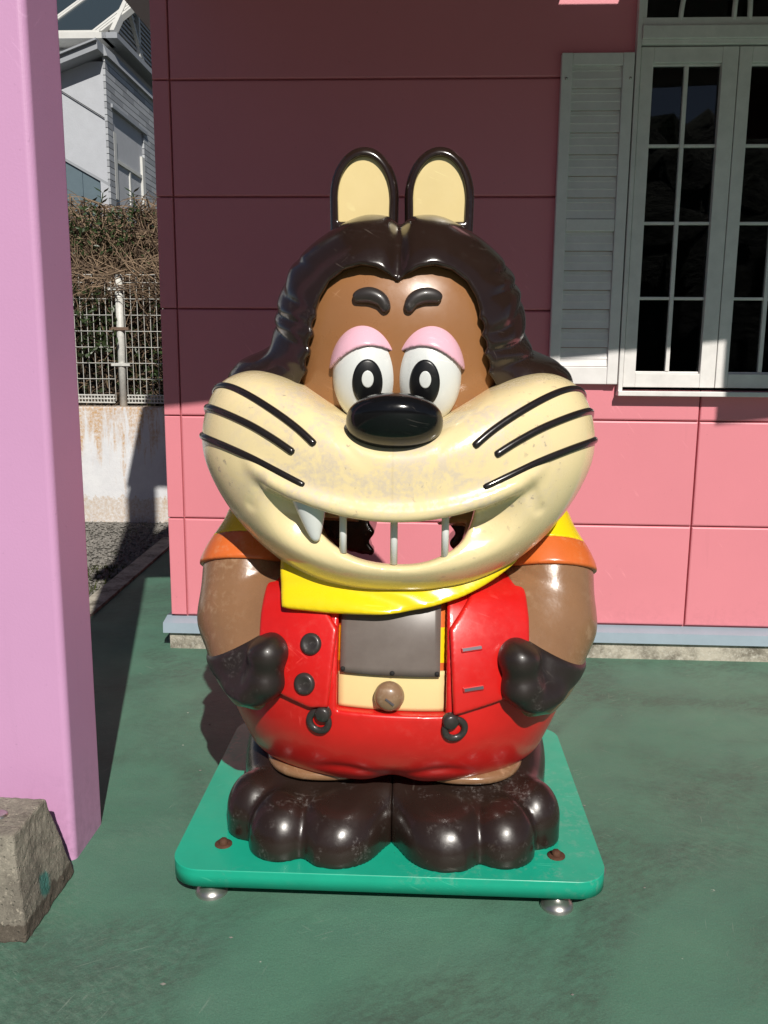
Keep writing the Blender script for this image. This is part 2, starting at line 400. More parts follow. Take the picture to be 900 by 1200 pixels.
def catmull(P, n, closed=False):
    P = np.asarray(P, float); out = []
    N = len(P)
    for i in range(N if closed else N-1):
        if closed: p0, p1, p2, p3 = P[i-1], P[i], P[(i+1) % N], P[(i+2) % N]
        else: p0, p1, p2, p3 = P[max(i-1, 0)], P[i], P[i+1], P[min(i+2, N-1)]
        for t in np.arange(n)/n:
            out.append(.5*((2*p1)+(-p0+p2)*t+(2*p0-5*p1+4*p2-p3)*t*t+(-p0+3*p1-3*p2+p3)*t**3))
    if not closed: out.append(P[-1])
    return np.array(out)
def prof(pts):
    """smooth 1-D profile through (t, value) points"""
    c = catmull(sorted(pts), 12); return lambda t: np.interp(t, c[:, 0], c[:, 1])
def nets(f, lo, hi, h):
    """naive surface nets of f=0, vertices pulled onto the surface"""
    ax = [np.arange(a, b+h, h) for a, b in zip(lo, hi)]
    X, Y, Z = ax[0][:, None, None], ax[1][None, :, None], ax[2][None, None, :]
    V = np.array(np.broadcast_to(f(X, Y, Z), (len(ax[0]), len(ax[1]), len(ax[2]))), float)
    V[0] = V[-1] = 1; V[:, 0] = V[:, -1] = 1; V[:, :, 0] = V[:, :, -1] = 1
    S = V < 0; sh = tuple(n-1 for n in V.shape)
    def c(A, i, j, k): return A[i:i+sh[0], j:j+sh[1], k:k+sh[2]]
    cnt = sum(c(S, i, j, k).astype(np.int8) for i in (0, 1) for j in (0, 1) for k in (0, 1))
    act = (cnt > 0) & (cnt < 8); I = np.argwhere(act)
    idx = np.full(sh, -1); idx[act] = np.arange(len(I))
    acc = np.zeros((len(I), 3)); num = np.zeros(len(I))
    cs = [(i, j, k) for i in (0, 1) for j in (0, 1) for k in (0, 1)]
    for a in cs:
        for b in cs:
            if a < b and sum(abs(p-q) for p, q in zip(a, b)) == 1:
                va = V[I[:, 0]+a[0], I[:, 1]+a[1], I[:, 2]+a[2]]; vb = V[I[:, 0]+b[0], I[:, 1]+b[1], I[:, 2]+b[2]]
                m_ = (va < 0) != (vb < 0); t = np.where(m_, va/np.where(m_, va-vb, 1), 0)
                p = np.array(a)[None]+t[:, None]*(np.array(b)-np.array(a))[None]
                acc += p*m_[:, None]; num += m_
    P = (I+acc/num[:, None])*h+np.array([q[0] for q in ax])
    Q = []
    for d in range(3):
        u, v_ = [(1, 2), (2, 0), (0, 1)][d]
        s0 = [slice(None)]*3; s1 = [slice(None)]*3; s0[d] = slice(0, -1); s1[d] = slice(1, None)
        ch = np.argwhere(S[tuple(s0)] != S[tuple(s1)])
        ch = ch[(ch[:, u] > 0) & (ch[:, v_] > 0) & (ch[:, u] < V.shape[u]-1) & (ch[:, v_] < V.shape[v_]-1)]
        ins = S[ch[:, 0], ch[:, 1], ch[:, 2]]
        def g(du, dv):
            e = ch.copy(); e[:, u] -= du; e[:, v_] -= dv; return idx[e[:, 0], e[:, 1], e[:, 2]]
        q = np.stack([g(1, 1), g(0, 1), g(0, 0), g(1, 0)], 1)
        q[~ins] = q[~ins][:, ::-1]; Q.append(q)
    Q = np.concatenate(Q)
    P = project(f, P, 3, h*.6)
    return P, Q
def project(f, P, it=3, lim=.01):
    P = np.array(P, float); e = 8e-4
    for _ in range(it):
        x, y, z = P.T; v = f(x, y, z)
        g = np.stack([f(x+e, y, z)-f(x-e, y, z), f(x, y+e, z)-f(x, y-e, z), f(x, y, z+e)-f(x, y, z-e)], 1)/(2*e)
        st = -(v/((g**2).sum(1)+1e-4))[:, None]*g
        L = np.linalg.norm(st, axis=1, keepdims=True); P += st*np.minimum(1, lim/(L+1e-12))
    return P
def sdf(name, f, lo, hi, h, mat, parent):
    P, Q = nets(f, lo, hi, h); return quadmesh(name, P, Q, mat, parent, True)
def front(f, x, z, y0=-.75, y1=.2, n=240):
    """first y (from the front) at which f turns negative along +y"""
    x = np.atleast_1d(np.asarray(x, float)); z = np.atleast_1d(np.asarray(z, float))
    ys = np.linspace(y0, y1, n); v = f(x[:, None], ys[None, :], z[:, None]); neg = v < 0
    i = np.argmax(neg, 1); i = np.where(neg.any(1), np.maximum(i, 1), n-1); a, b = ys[i-1].copy(), ys[i].copy()
    for _ in range(14):
        mm = (a+b)/2; s = f(x, mm, z) < 0; b = np.where(s, mm, b); a = np.where(s, a, mm)
    return (a+b)/2
def patch(name, f, cx, cz, rx, rz, off, mat, parent, tilt=0, nr=8, na=40, edge=.004):
    """thin oval of paint or a disc laid on the surface f=0 (front side)"""
    V, F = [], []
    rr = list(np.linspace(0, 1, nr+1)[1:])
    X = [cx]; Z = [cz]
    for r in rr:
        for k in range(na):
            t = 2*math.pi*k/na; a, b = rx*r*math.cos(t), rz*r*math.sin(t)
            X.append(cx+a*math.cos(tilt)-b*math.sin(tilt)); Z.append(cz+a*math.sin(tilt)+b*math.cos(tilt))
    Y = front(f, X, Z)-off; V = [list(p) for p in zip(X, Y, Z)]
    for k in range(na): F.append((0, 1+(k+1) % na, 1+k))
    for i in range(nr-1):
        for k in range(na): F.append((1+i*na+k, 1+i*na+(k+1) % na, 1+(i+1)*na+(k+1) % na, 1+(i+1)*na+k))
    n0 = len(V); b0 = 1+(nr-1)*na
    for k in range(na): p = V[b0+k]; V.append([p[0], p[1]+off+edge, p[2]])
    for k in range(na): F.append((b0+k, b0+(k+1) % na, n0+(k+1) % na, n0+k))
    return mesh(name, V, F, mat, parent, True)

# ================================================================== SETTING
YAW = R_(-2.62)
W0 = Vector((-.963, 3.760, 0))
tv = Vector((math.cos(YAW), math.sin(YAW), 0)); nv = Vector((-math.sin(YAW), math.cos(YAW), 0))
def wl(u, v, z): return W0+tv*u+nv*v+Vector((0, 0, z))

g = mesh('ground', [(-400, -400, -.03), (400, -400, -.03), (400, 400, -.03), (-400, 400, -.03)], [(0, 1, 2, 3)], 'ground')
tag(g, kind='structure')
# painted concrete slab of the forecourt
o = box('painted_floor', (-1.48, -9, -.2), (9, 6.1, 0), 'floor', None); o.rotation_euler = (0, 0, 0); tag(o, kind='structure')
o = box('gutter_edge', (-1.60, -9, -.2), (-1.486, 6.1, .012), 'found', None); tag(o, kind='structure')
# gravel strip left of the slab
V, F = [], []
oct_ = np.array([(1,0,0), (-1,0,0), (0,1,0), (0,-1,0), (0,0,1), (0,0,-1)], float)
of = [(0,2,4), (2,1,4), (1,3,4), (3,0,4), (2,0,5), (1,2,5), (3,1,5), (0,3,5)]
for i in range(5200):
    p = np.array([rng.uniform(-2.75, -1.6), rng.uniform(4.2, 6.84), -.022]); s = rng.uniform(.007, .018, 3); s[2] *= .7
    a = rng.uniform(0, 6.28); q = oct_*s*rng.uniform(.8, 1.2, (6, 1)); q = np.stack([q[:,0]*math.cos(a)-q[:,1]*math.sin(a), q[:,0]*math.sin(a)+q[:,1]*math.cos(a), q[:,2]], 1)
    F += [tuple(k+len(V) for k in t) for t in of]; V += list(q+p)
tag(mesh('gravel', V, F, 'stone'), kind='stuff', label='loose grey gravel along the foot of the white wall', category='gravel')
V, F = [], []
for i in range(420):
    x, y = rng.uniform(-2.3, -1.62), rng.uniform(4.45, 5.35)
    for k in range(3):
        a = rng.uniform(0, 6.28); h = rng.uniform(.015, .04); b = len(V)
        V += [(x, y, -.03), (x+.01*math.cos(a), y+.01*math.sin(a), -.03), (x+.02*math.cos(a+1), y+.02*math.sin(a+1), -.03+h)]; F.append((b, b+1, b+2))
tag(mesh('moss', V, F, 'moss'), kind='stuff', label='low yellowish moss and grass beside the gravel', category='moss')

# ------------------------------------------------------------------ pink building
bld = empty('pink_building', W0, YAW, label='pink panelled building with a white shuttered window and blue-grey base flashing', category='building')
ZJ = [.1396+.455*i for i in range(7)]     # siding courses
UT, US = .072, 2.300                       # corner trim joint, upright seam
WX0, WX1, WZ0, WZ1 = 1.945, 2.745, 1.17, 2.93
GAP = .0026
def panel(pts): return prism('siding_panel', pts, 0, .022, 'siding', bld, .0065)
for i in range(6):
    a, b = ZJ[i]+GAP, ZJ[i+1]-GAP
    if i == 0: a = ZJ[0]+.009
    prism('corner_trim', [(0, a), (UT-GAP, a), (UT-GAP, b), (0, b)], -.001, .3, 'siding', bld, .004)
    if b < WZ0:
        panel([(UT+GAP, a), (US-GAP, a), (US-GAP, b), (UT+GAP, b)]); panel([(US+GAP, a), (4.55, a), (4.55, b), (US+GAP, b)])
    elif a < WZ0:
        panel([(UT+GAP, a), (US-GAP, a), (US-GAP, WZ0+.01), (WX0+.01, WZ0+.01), (WX0+.01, b), (UT+GAP, b)])
        panel([(US+GAP, a), (4.55, a), (4.55, b), (WX1-.01, b), (WX1-.01, WZ0+.01), (US+GAP, WZ0+.01)])
    else:
        panel([(UT+GAP, a), (WX0+.01, a), (WX0+.01, b), (UT+GAP, b)]); panel([(WX1-.01, a), (4.55, a), (4.55, b), (WX1-.01, b)])
bm = bmesh.new()    # core behind the panels, with the window opening left free
for a, b in (((.012, .016, 0), (WX0, .30, 3.05)), ((WX1, .016, 0), (4.56, .30, 3.05)), ((WX0, .016, 0), (WX1, .30, WZ0)), ((WX0, .016, WZ1), (WX1, .30, 3.05))): add_box(bm, a, b)
bm_obj('wall', bm, 'joint', bld)
bm = bmesh.new()    # side wall, back wall and the dim room behind the window
add_box(bm, (.004, .30, 0), (.2, 3.2, 3.05)); add_box(bm, (.2, 3.0, 0), (4.56, 3.2, 3.05)); add_box(bm, (4.4, .30, 0), (4.56, 3.0, 3.05))
bm_obj('side_wall', bm, 'siding', bld)
bm = bmesh.new()
for a, b in (((1.2, 2.0, .2), (4.2, 2.05, 3.2)), ((1.2, .32, .2), (1.25, 2.0, 3.2)), ((4.15, .32, .2), (4.2, 2.0, 3.2)), ((1.2, .32, .15), (4.2, 2.05, .2)), ((1.2, .32, 3.2), (4.2, 2.05, 3.25))): add_box(bm, a, b)
add_box(bm, (2.0, .9, .2), (2.35, 1.3, 1.42)); add_box(bm, (2.75, .8, .2), (3.3, 1.2, 1.5))
bm_obj('room', bm, 'room', bld)
# base flashing and foundation
mesh('base_flashing', [(-.025, .02, .1396), (4.6, .02, .1396), (4.6, -.052, .124), (-.025, -.052, .124), (4.6, -.055, .078), (-.025, -.055, .078), (-.025, .25, .1396), (-.025, .25, .078), (4.6, .02, .078), (-.022, .02, .078)],
     [(0, 3, 2, 1), (3, 5, 4, 2), (6, 7, 5, 3), (6, 3, 0), (5, 7, 9), (5, 9, 8, 4)], 'flash', bld)
box('foundation', (0, -.036, 0), (4.55, .3, .08), 'found', bld)
# roof over the building (throws the shade on the yard behind)
bm = bmesh.new()
rv = [bm.verts.new(p) for p in ((-.40, -.1, 3.06), (5, -.1, 3.06), (5, 3.6, 3.06), (-.40, 3.6, 3.06), (-.24, 0.0, 3.75), (4.8, 0, 3.75), (4.8, 3.4, 3.75), (-.24, 3.4, 3.75), (1.6, 1.0, 4.7), (3.0, 1.0, 4.7), (3.0, 2.4, 4.7), (1.6, 2.4, 4.7))]
for q in ((3, 2, 1, 0), (0, 1, 5, 4), (1, 2, 6, 5), (2, 3, 7, 6), (3, 0, 4, 7), (4, 5, 9, 8), (5, 6, 10, 9), (6, 7, 11, 10), (7, 4, 8, 11), (8, 9, 10, 11)): bm.faces.new([rv[i] for i in q])
bm_obj('roof', bm, 'hgrey', bld)

# ---- canopy over the forecourt: its front edge is slightly skewed to the wall
CZ = 2.885
def De(u): return 2.028-.1365*(u-.6)
cu0, cu1 = .06, 5.2
def slab(bm, pts, z0, z1):
    a = [bm.verts.new((p[0], p[1], z0)) for p in pts]; b = [bm.verts.new((p[0], p[1], z1)) for p in pts]; n = len(pts)
    bm.faces.new(a[::-1]); bm.faces.new(b)
    for i in range(n): bm.faces.new((a[i], a[(i+1) % n], b[(i+1) % n], b[i]))
canopy = empty('entrance_canopy', W0, YAW, label='flat canopy projecting from the pink wall over the forecourt', category='canopy')
bm = bmesh.new()
s0, s1, sv = 1.70, 1.975, -.385       # slot added in the slab to let a strip of sun onto the wall
slab(bm, [(cu0, 0), (cu0, -De(cu0)), (s0, -De(s0)), (s0, 0)], CZ, CZ+.14)
slab(bm, [(s0, sv), (s0, -De(s0)), (s1, -De(s1)), (s1, sv)], CZ, CZ+.14)
slab(bm, [(s1, 0), (s1, -De(s1)), (cu1, -De(cu1)), (cu1, 0)], CZ, CZ+.14)
bmesh.ops.recalc_face_normals(bm, faces=bm.faces); bm_obj('roof_slab', bm, 'soffit', canopy)
bm = bmesh.new()
u0, u1 = 2.85, cu1; slab(bm, [(u0, -De(u0)+.001), (u0, -De(u0)-.03), (u1, -De(u1)-.03), (u1, -De(u1)+.001)], CZ-.30, CZ+.14)
bmesh.ops.recalc_face_normals(bm, faces=bm.faces); bm_obj('fascia_board', bm, 'soffit', canopy)

# ---- window
win = box('window', (WX0, -.035, WZ0), (WX0+.018, .30, WZ1), 'wood', bld, .003)
def wpart(name, a, b, mat='wood', bev=.003): return box(name, a, b, mat, win, bev)
wpart('window_sill', (WX0-.002, -.052, WZ0-.014), (WX1+.002, .30, WZ0+.006))
wpart('frame_jamb', (WX1-.018, -.035, WZ0+.006), (WX1, .30, WZ1))
wpart('transom', (WX0+.018, -.038, 2.522), (WX1-.018, .20, 2.540)); wpart('transom', (WX0+.018, -.048, 2.540), (WX1-.018, .20, 2.588))
wpart('fanlight_rail', (WX0+.018, -.030, 2.591), (WX1-.018, .10, 2.622)); wpart('fanlight_rail', (WX0+.018, -.03, 2.90), (WX1-.018, .10, WZ1))
wpart('fanlight_stile', (WX0+.018, -.028, 2.622), (WX0+.034, .1, 2.90)); wpart('fanlight_stile', (WX1-.034, -.028, 2.622), (WX1-.018, .1, 2.90))
wpart('pane', (WX0+.034, .010, 2.622), (WX1-.034, .014, 2.90), 'glass', 0)
for s in (-1, 1):      # curved glazing bars of the fanlight
    c = (WX0+WX1)/2; pts = []
    for k in range(14):
        a = math.pi/2*k/13; pts.append((c+s*(.235-.04*0)-s*(.17-.17*math.cos(a)), -.022, 2.612+.27*math.sin(a)))
    tube('glazing_bar', pts, .010, 'wood', win, 8)
    pts = []
    for k in range(10):
        a = math.pi/2*k/9; pts.append((c+s*(.03)+s*(.05-.05*math.cos(a))*-1, -.022, 2.612+.27*math.sin(a)))
    tube('glazing_bar', pts, .010, 'wood', win, 8)
SZ0, SZ1 = 1.192, 2.516
mid = (WX0+WX1)/2
for (a, b) in ((WX0+.020, mid-.0015), (mid+.0015, WX1-.020)):
    st = .050
    wpart('sash_stile', (a, -.028, SZ0), (a+st, .012, SZ1)); wpart('sash_stile', (b-st-.012, -.028, SZ0), (b, .012, SZ1))
    p0, p1 = a+st, b-st-.012
    wpart('sash_rail', (p0, -.027, SZ0), (p1, .012, SZ0+.058)); wpart('sash_rail', (p0, -.027, SZ1-.058), (p1, .012, SZ1))
    wpart('glazing_bead', (p0, -.012, SZ0+.058), (p1, .012, SZ0+.066)); wpart('glazing_bead', (p0, -.012, SZ1-.066), (p1, .012, SZ1-.058))
    z0, z1 = SZ0+.066, SZ1-.066; xm = (p0+p1)/2
    wpart('muntin', (xm-.0085, -.016, z0), (xm+.0085, .012, z1))
    hz = [z0+(z1-z0)*k/4 for k in range(5)]
    for zz in hz[1:-1]:
        wpart('muntin', (p0, -.014, zz-.006), (xm-.0085, .010, zz+.006)); wpart('muntin', (xm+.0085, -.014, zz-.006), (p1, .010, zz+.006))
    for k in range(4):
        for (q0, q1) in ((p0, xm-.0085), (xm+.0085, p1)):
            wpart('pane', (q0, -.002, hz[k]+(.006 if k else 0)), (q1, .002, hz[k+1]-(.006 if k < 3 else 0)), 'glass', 0)
# ---- louvred shutter left of the window
X0, X1, Z0, Z1 = 1.655, 1.940, 1.203, 2.496
shu = box('shutter', (X0, -.034, Z0), (X0+.044, -.001, Z1), 'shutter', bld, .004)
def spart(name, a, b, bev=.003): return box(name, a, b, 'shutter', shu, bev)
spart('shutter_stile', (X1-.044, -.034, Z0), (X1, -.001, Z1), .004)
i0, i1 = X0+.044, X1-.044
spart('shutter_rail', (i0, -.031, Z1-.046), (i1, -.002, Z1)); spart('shutter_rail', (i0, -.031, Z0), (i1, -.002, Z0+.072)); spart('shutter_rail', (i0, -.030, 1.820), (i1, -.002, 1.868))
box('shutter_back', (i0, -.008, Z0+.07), (i1, -.0015, Z1-.045), 'joint', shu)
def slats(za, zb, n):
    h = (zb-za)/n
    for k in range(n):
        a = za+h*k
        # two shallow steps on every slat, lower edge proud
        prof_ = [(-.026, a+.002), (-.021, a+h*.40), (-.0235, a+h*.42), (-.017, a+h*.78), (-.0195, a+h*.8), (-.012, a+h), (-.004, a+h), (-.004, a+.002)]
        v = [(x, p[0], p[1]) for x in (i0+.001, i1-.001) for p in prof_]; n_ = len(prof_)
        f = [tuple(range(n_))[::-1], tuple(range(n_, 2*n_))]+[(j, (j+1) % n_, n_+(j+1) % n_, n_+j) for j in range(n_)]
        mesh('slat', v, f, 'shutter', shu)
slats(1.868, Z1-.046, 7); slats(Z0+.072, 1.820, 7)
for x in (X0+.02, X1-.014):
    lathe('screw', [(.006, 0), (.005, .003), (0.0005, .004)], 'steel', shu, 12, (x, -.034, 2.40), 'Y')

# ------------------------------------------------------------------ lilac pillar and concrete block
bm = bmesh.new(); PR = []
for cx, cy, a0 in ((-.018, .179, 0), (-.187, .179, 90), (-.187, .018, 180), (-.018, .018, 270)):
    for k in range(9): a = R_(a0+90*k/8); PR.append((cx+.018*math.cos(a), cy+.018*math.sin(a)))
lo_ = [bm.verts.new((p[0], p[1], -.01)) for p in PR]; hi_ = [bm.verts.new((p[0], p[1], 4.38)) for p in PR]
bm.faces.new(lo_[::-1]); bm.faces.new(hi_)
for k in range(len(PR)): bm.faces.new((lo_[k], lo_[(k+1) % len(PR)], hi_[(k+1) % len(PR)], hi_[k]))
pil = bm_obj('canopy_pillar', bm, 'pillar'); pil.location = (-.800, 2.048, 0); pil.rotation_euler = (0, 0, YAW)
tag(pil, label='square lilac painted pillar with rounded edges holding up the canopy', category='pillar')
def frustum(name, b, t, h, mat, sub=22):
    bm = bmesh.new()
    vs_ = [bm.verts.new(p) for p in ((-b[0], -b[1], 0), (b[0], -b[1], 0), (b[0], b[1], 0), (-b[0], b[1], 0), (-t[0], -t[1], h), (t[0], -t[1], h), (t[0], t[1], h), (-t[0], t[1], h))]
    for q in ((3, 2, 1, 0), (4, 5, 6, 7), (0, 1, 5, 4), (1, 2, 6, 5), (2, 3, 7, 6), (3, 0, 4, 7)): bm.faces.new([vs_[i] for i in q])
    bmesh.ops.bevel(bm, geom=list(bm.edges), offset=.006, segments=2, profile=.5, affect='EDGES')
    bmesh.ops.subdivide_edges(bm, edges=[e for e in bm.edges if e.calc_length() > .05], cuts=sub, use_grid_fill=True)
    from mathutils import noise as mn
    for v in bm.verts:
        p = v.co; n = mn.fractal(p*22, 1, 2, 4); n2 = mn.fractal(p*60+Vector((5, 3, 1)), 1, 2, 3)
        d = .0028*n+.0016*n2
        if p.z < .03: d += .004*mn.fractal(p*30, 1, 2, 3)
        v.co = p+Vector((p.x, p.y, (p.z-h/2)*.6)).normalized()*d
        if v.co.z < 0: v.co.z = -.003
    o = bm_obj(name, bm, mat); return o
blk = frustum('concrete_block', (.137, .137), (.096, .085), .232, 'block'); blk.location = (-.925, 1.868, .0); blk.rotation_euler = (0, 0, YAW)
tag(blk, label='rough tapered concrete block standing against the lilac pillar', category='block')
lathe('metal_cap', [(.022, 0), (.022, .004), (.016, .007), (.0005, .008)], 'steel', blk, 24, (.020, -.002, .231))

# ------------------------------------------------------------------ white retaining wall, fence, hedge
rw = box('retaining_wall', (-7, 0, -.1), (3.4, .22, .905), 'retwall', None, .01); rw.location = (-1.9, 6.865, 0); rw.rotation_euler = (0, 0, YAW)
tag(rw, label='low white rendered wall streaked with orange rust stains', category='wall')
ter = box('raised_ground', (-8, .22, -.1), (3.6, 9, .86), 'moss', None); ter.location = (-1.9, 6.865, 0); ter.rotation_euler = (0, 0, YAW); tag(ter, kind='structure')
fe = empty('mesh_fence', (-2.115, 6.99, .88), YAW, label='white wire mesh fence with a round post on top of the white wall', category='fence')
for i, x in enumerate((-2.0, 0, 2.0)):
    tube('post', [(x, 0, 0), (x, 0, 1.06)], .030, 'fence', fe, 14)
    for z, mt in ((.64, 'clamp'), (.36, 'fence'), (.95, 'fence')): box('clamp', (x-.075, -.037, z-.012), (x+.075, -.022, z+.012), mt, fe)
def wirepanel(x0, x1):
    V, F = [], []
    def add(P, r, ns=5):
        v, f = tube_geo(P, r, ns); b = len(V); V.extend(v); F.extend(tuple(k+b for k in q) for q in f)
    n = int(round((x1-x0)/.0515))
    for k in range(n+1): x = x0+(x1-x0)*k/n; add([(x, -.03, .07), (x, -.03, 1.06)], .0024)
    for z in (.075, .10, .245, .37, .495, .62, .745, .87, .995, 1.055): add([(x0, -.036, z), (x1, -.036, z)], .0028)
    for z in (.058, .088, .116):       # folded stiffener along the bottom
        add([(x0, -.05, z), (x1, -.05, z)], .006)
    for k in range(n*2): x = x0+(x1-x0)*(k+.5)/(n*2); add([(x, -.05, .058), (x, -.05, .116)], .004)
    mesh('wire_panel', V, F, 'fence', fe)
for a in (-2, 0): wirepanel(a+.05, a+1.95)

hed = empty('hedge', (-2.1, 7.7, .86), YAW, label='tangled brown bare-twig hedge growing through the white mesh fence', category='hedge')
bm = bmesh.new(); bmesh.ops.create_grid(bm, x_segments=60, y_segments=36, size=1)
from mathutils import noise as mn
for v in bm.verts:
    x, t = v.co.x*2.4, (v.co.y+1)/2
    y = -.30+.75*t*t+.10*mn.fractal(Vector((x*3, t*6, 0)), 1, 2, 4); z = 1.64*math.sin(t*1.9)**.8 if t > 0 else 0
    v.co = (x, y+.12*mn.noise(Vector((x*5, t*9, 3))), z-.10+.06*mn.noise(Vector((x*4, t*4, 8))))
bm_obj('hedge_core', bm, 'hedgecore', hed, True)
def twigs(n, seed, mat, zlo, zhi, rad):
    r = np.random.default_rng(seed); V, F = [], []
    for i in range(n):
        x = r.uniform(-.75, .75); z = r.uniform(zlo, zhi)**1.0
        y = -.42+.28*max(0, (z-.8)/.9)**2+r.uniform(-.10, .16)
        d = np.array([r.normal(0, .6), r.normal(0, .35), r.normal(.15, .5)]); d /= np.linalg.norm(d)
        L = r.uniform(.15, .5); P = []; p = np.array([x, y, z]); k = 7; bend = r.normal(0, .28, 3)
        for j in range(k):
            P.append(p.copy()); p = p+d*L/k; d = d+bend*.5+r.normal(0, .18, 3)+np.array([0, 0, -.06]); d /= np.linalg.norm(d)
        P = np.array(P); P[:, 2] = np.minimum(P[:, 2], zhi+.06+.05*np.sin(P[:, 0]*9)); P[:, 1] = np.clip(P[:, 1], -.66, 2)
        v, f = tube_geo(P, np.linspace(rad, rad*.45, k)*r.uniform(.7, 1.3), 3, False); b = len(V); V += v; F += [tuple(q+b for q in ff) for ff in f]
    o = mesh('twigs', V, F, mat, hed); o['kind'] = 'stuff'
twigs(2300, 1, 'twig', .78, 1.66, .0052); twigs(1500, 2, 'twig2', .55, 1.62, .006); twigs(260, 3, 'twig', .0, .85, .004); twigs(260, 4, 'twig2', .0, .9, .006)
def vines(n, seed, mat):
    r = np.random.default_rng(seed); V, F = [], []
    for i in range(n):
        P = []; p = np.array([r.uniform(-.7, .7), -.76, r.uniform(.93, 1.12)]); d = np.array([r.normal(0, .7), r.normal(0, .1), r.normal(.1, .5)])
        for j in range(8): P.append(p.copy()); d = d+r.normal(0, .25, 3); d[1] *= .3; d /= np.linalg.norm(d); p = p+d*.045
        v, f = tube_geo(P, np.linspace(.0042, .002, 8), 3, False); b = len(V); V += v; F += [tuple(q+b for q in ff) for ff in f]
    o = mesh('vines', V, F, mat, hed); o['kind'] = 'stuff'
vines(130, 31, 'twig'); vines(70, 32, 'twig2')
def leaves(n, seed, box_, size, mat, parent, name='leaves'):
    r = np.random.default_rng(seed); V, F = [], []
    for i in range(n):
        c = np.array([r.uniform(*box_[0]), r.uniform(*box_[1]), r.uniform(*box_[2])]); a = r.normal(0, 1, 3); a /= np.linalg.norm(a)
        b = np.cross(a, r.normal(0, 1, 3)); b /= np.linalg.norm(b); s = r.uniform(.6, 1.3)*size; q = len(V)
        V += [c-a*s, c+b*s*.4+.1*s*np.cross(a, b), c+a*s, c-b*s*.4]; F += [(q, q+1, q+2), (q, q+2, q+3)]
    o = mesh(name, V, F, mat, parent); o['kind'] = 'stuff'
leaves(420, 5, ((-.42, .02), (-.80, -.55), (.45, .98)), .030, 'leaf', hed)
leaves(500, 6, ((-.1, .5), (-.55, -.35), (.05, 1.0)), .026, 'leaf', hed)
leaves(420, 7, ((-.6, .6), (-.58, -.3), (1.0, 1.6)), .020, 'leaf', hed); leaves(260, 8, ((-.6, .1), (-.62, -.4), (1.25, 1.62)), .026, 'leaf', hed); leaves(500, 9, ((-.6, .6), (-.64, -.4), (.1, .95)), .024, 'leaf', hed)
for (x, h, s) in ((-.26, .22, 11), (.0, .22, 12), (-.33, .14, 13), (.10, .10, 14)):   # young shoots above the hedge
    r = np.random.default_rng(s); P = [(x+.03*math.sin(k*.6+s), -.28, 1.55+h*k/5) for k in range(6)]
    V, F = tube_geo(P, .006, 4)
    for k in range(1, 6):
        for q in (-1, 1):
            c = np.array(P[k]); d = np.array([q*.8, -.2, .55]); L = r.uniform(.05, .09); b = len(V); sd_ = np.array([.25, .9, .1])*L*.28
            V += [c, c+d*L*.5+sd_, c+d*L, c+d*L*.5-sd_]; F += [(b, b+1, b+2), (b, b+2, b+3)]
    mesh('shoot', V, F, 'leaf', hed)

# ------------------------------------------------------------------ pale house on the higher ground
# local frame: x right along its front, y away, z up; origin under its visible corner
hs = empty('pale_house', (-3.215, 10.4, .8), R_(-2.6), label='pale grey house with lean-to roof and louvred gable beyond the hedge', category='house')
hz = lambda y: 1.30+(10.55)*math.tan(math.atan((600-y)/1005)-PITCH)-.8     # picture row to height at the corner
box('wall', (-4, .0, -.8), (0, 5, hz(80)), 'stucco', hs)
# lean-to roof edge rising to the corner
zc = hz(62)
prism('roof_edge', [(-4, zc-1.45), (0.03, zc-.02), (.03, zc-.10), (-4, zc-1.53)], -.22, .3, 'hgrey', hs)
prism('lean_to_roof', [(-4, zc-1.43), (0.03, zc), (.03, zc-.02), (-4, zc-1.45)], -.26, 5, 'hgrey', hs)
prism('cable', [(-.75, hz(96)), (.0, hz(145)), (.0, hz(146)), (-.75, hz(97))], -.022, -.012, 'dark', hs)
# stair railing with tinted glass
for k in range(6):
    a, b = -1.0+k*.19, -1.0+(k+1)*.19-.006; f = lambda x: hz(184)+(x+.66)*-.55
    prism('railing_pane', [(a, -.5), (b, -.5), (b, f(b)), (a, f(a))], -.62, -.60, 'railglass', hs)
prism('handrail', [(-1.2, f(-1.2)), (.25, f(.25)), (.25, f(.25)+.03), (-1.2, f(-1.2)+.03)], -.64, -.58, 'hgrey', hs)
# right-hand wall: lap siding boards and window
wy0, wy1, wz0, wz1 = .18, 1.3, hz(235), hz(129)
box('window_recess', (-.10, wy0, wz0), (-.02, wy1, wz1), 'dark', hs)
nb = 26; ztop = hz(72)
for k in range(nb):
    a = wz0-.3+(ztop-wz0+.3)*k/nb; b = wz0-.3+(ztop-wz0+.3)*(k+1)/nb-.008
    spans = ((.0, 5),) if (a > wz1) else ((.0, wy0), (wy1, 5))
    for (y0, y1) in spans:
        cuts = [y0]+[c for c in (.14+(k % 2)*.16+j*.42 for j in range(12)) if y0+.02 < c < y1-.02]+[y1]
        for j in range(len(cuts)-1 if y1 > 2 else 1):
            if cuts[j] > 2.2: break
            yb = cuts[j+1] if y1 > 2 else y1
            box('siding_board', (0.0, cuts[j]+.002, a), (.028, yb-.002, b), 'hsid' if (j+k) % 3 else 'hsid2', hs)
wn = box('window_frame', (-.03, wy0, wz0), (.03, wy0+.09, wz1-.25), 'hwhite', hs)
box('window_frame', (-.03, wy1-.10, wz0), (.03, wy1, wz1-.3), 'hwhite', hs)
box('transom', (-.03, wy0+.09, hz(190)), (.02, wy1-.1, hz(190)+.04), 'hwhite', hs)
box('mullion', (-.03, .74, wz0), (.015, .78, hz(190)), 'hwhite', hs)
box('pane', (-.04, wy0+.09, wz0), (-.02, .70, wz1), 'railglass', hs); box('pane', (-.04, .74, wz0), (-.02, wy1, wz1), 'railglass', hs)
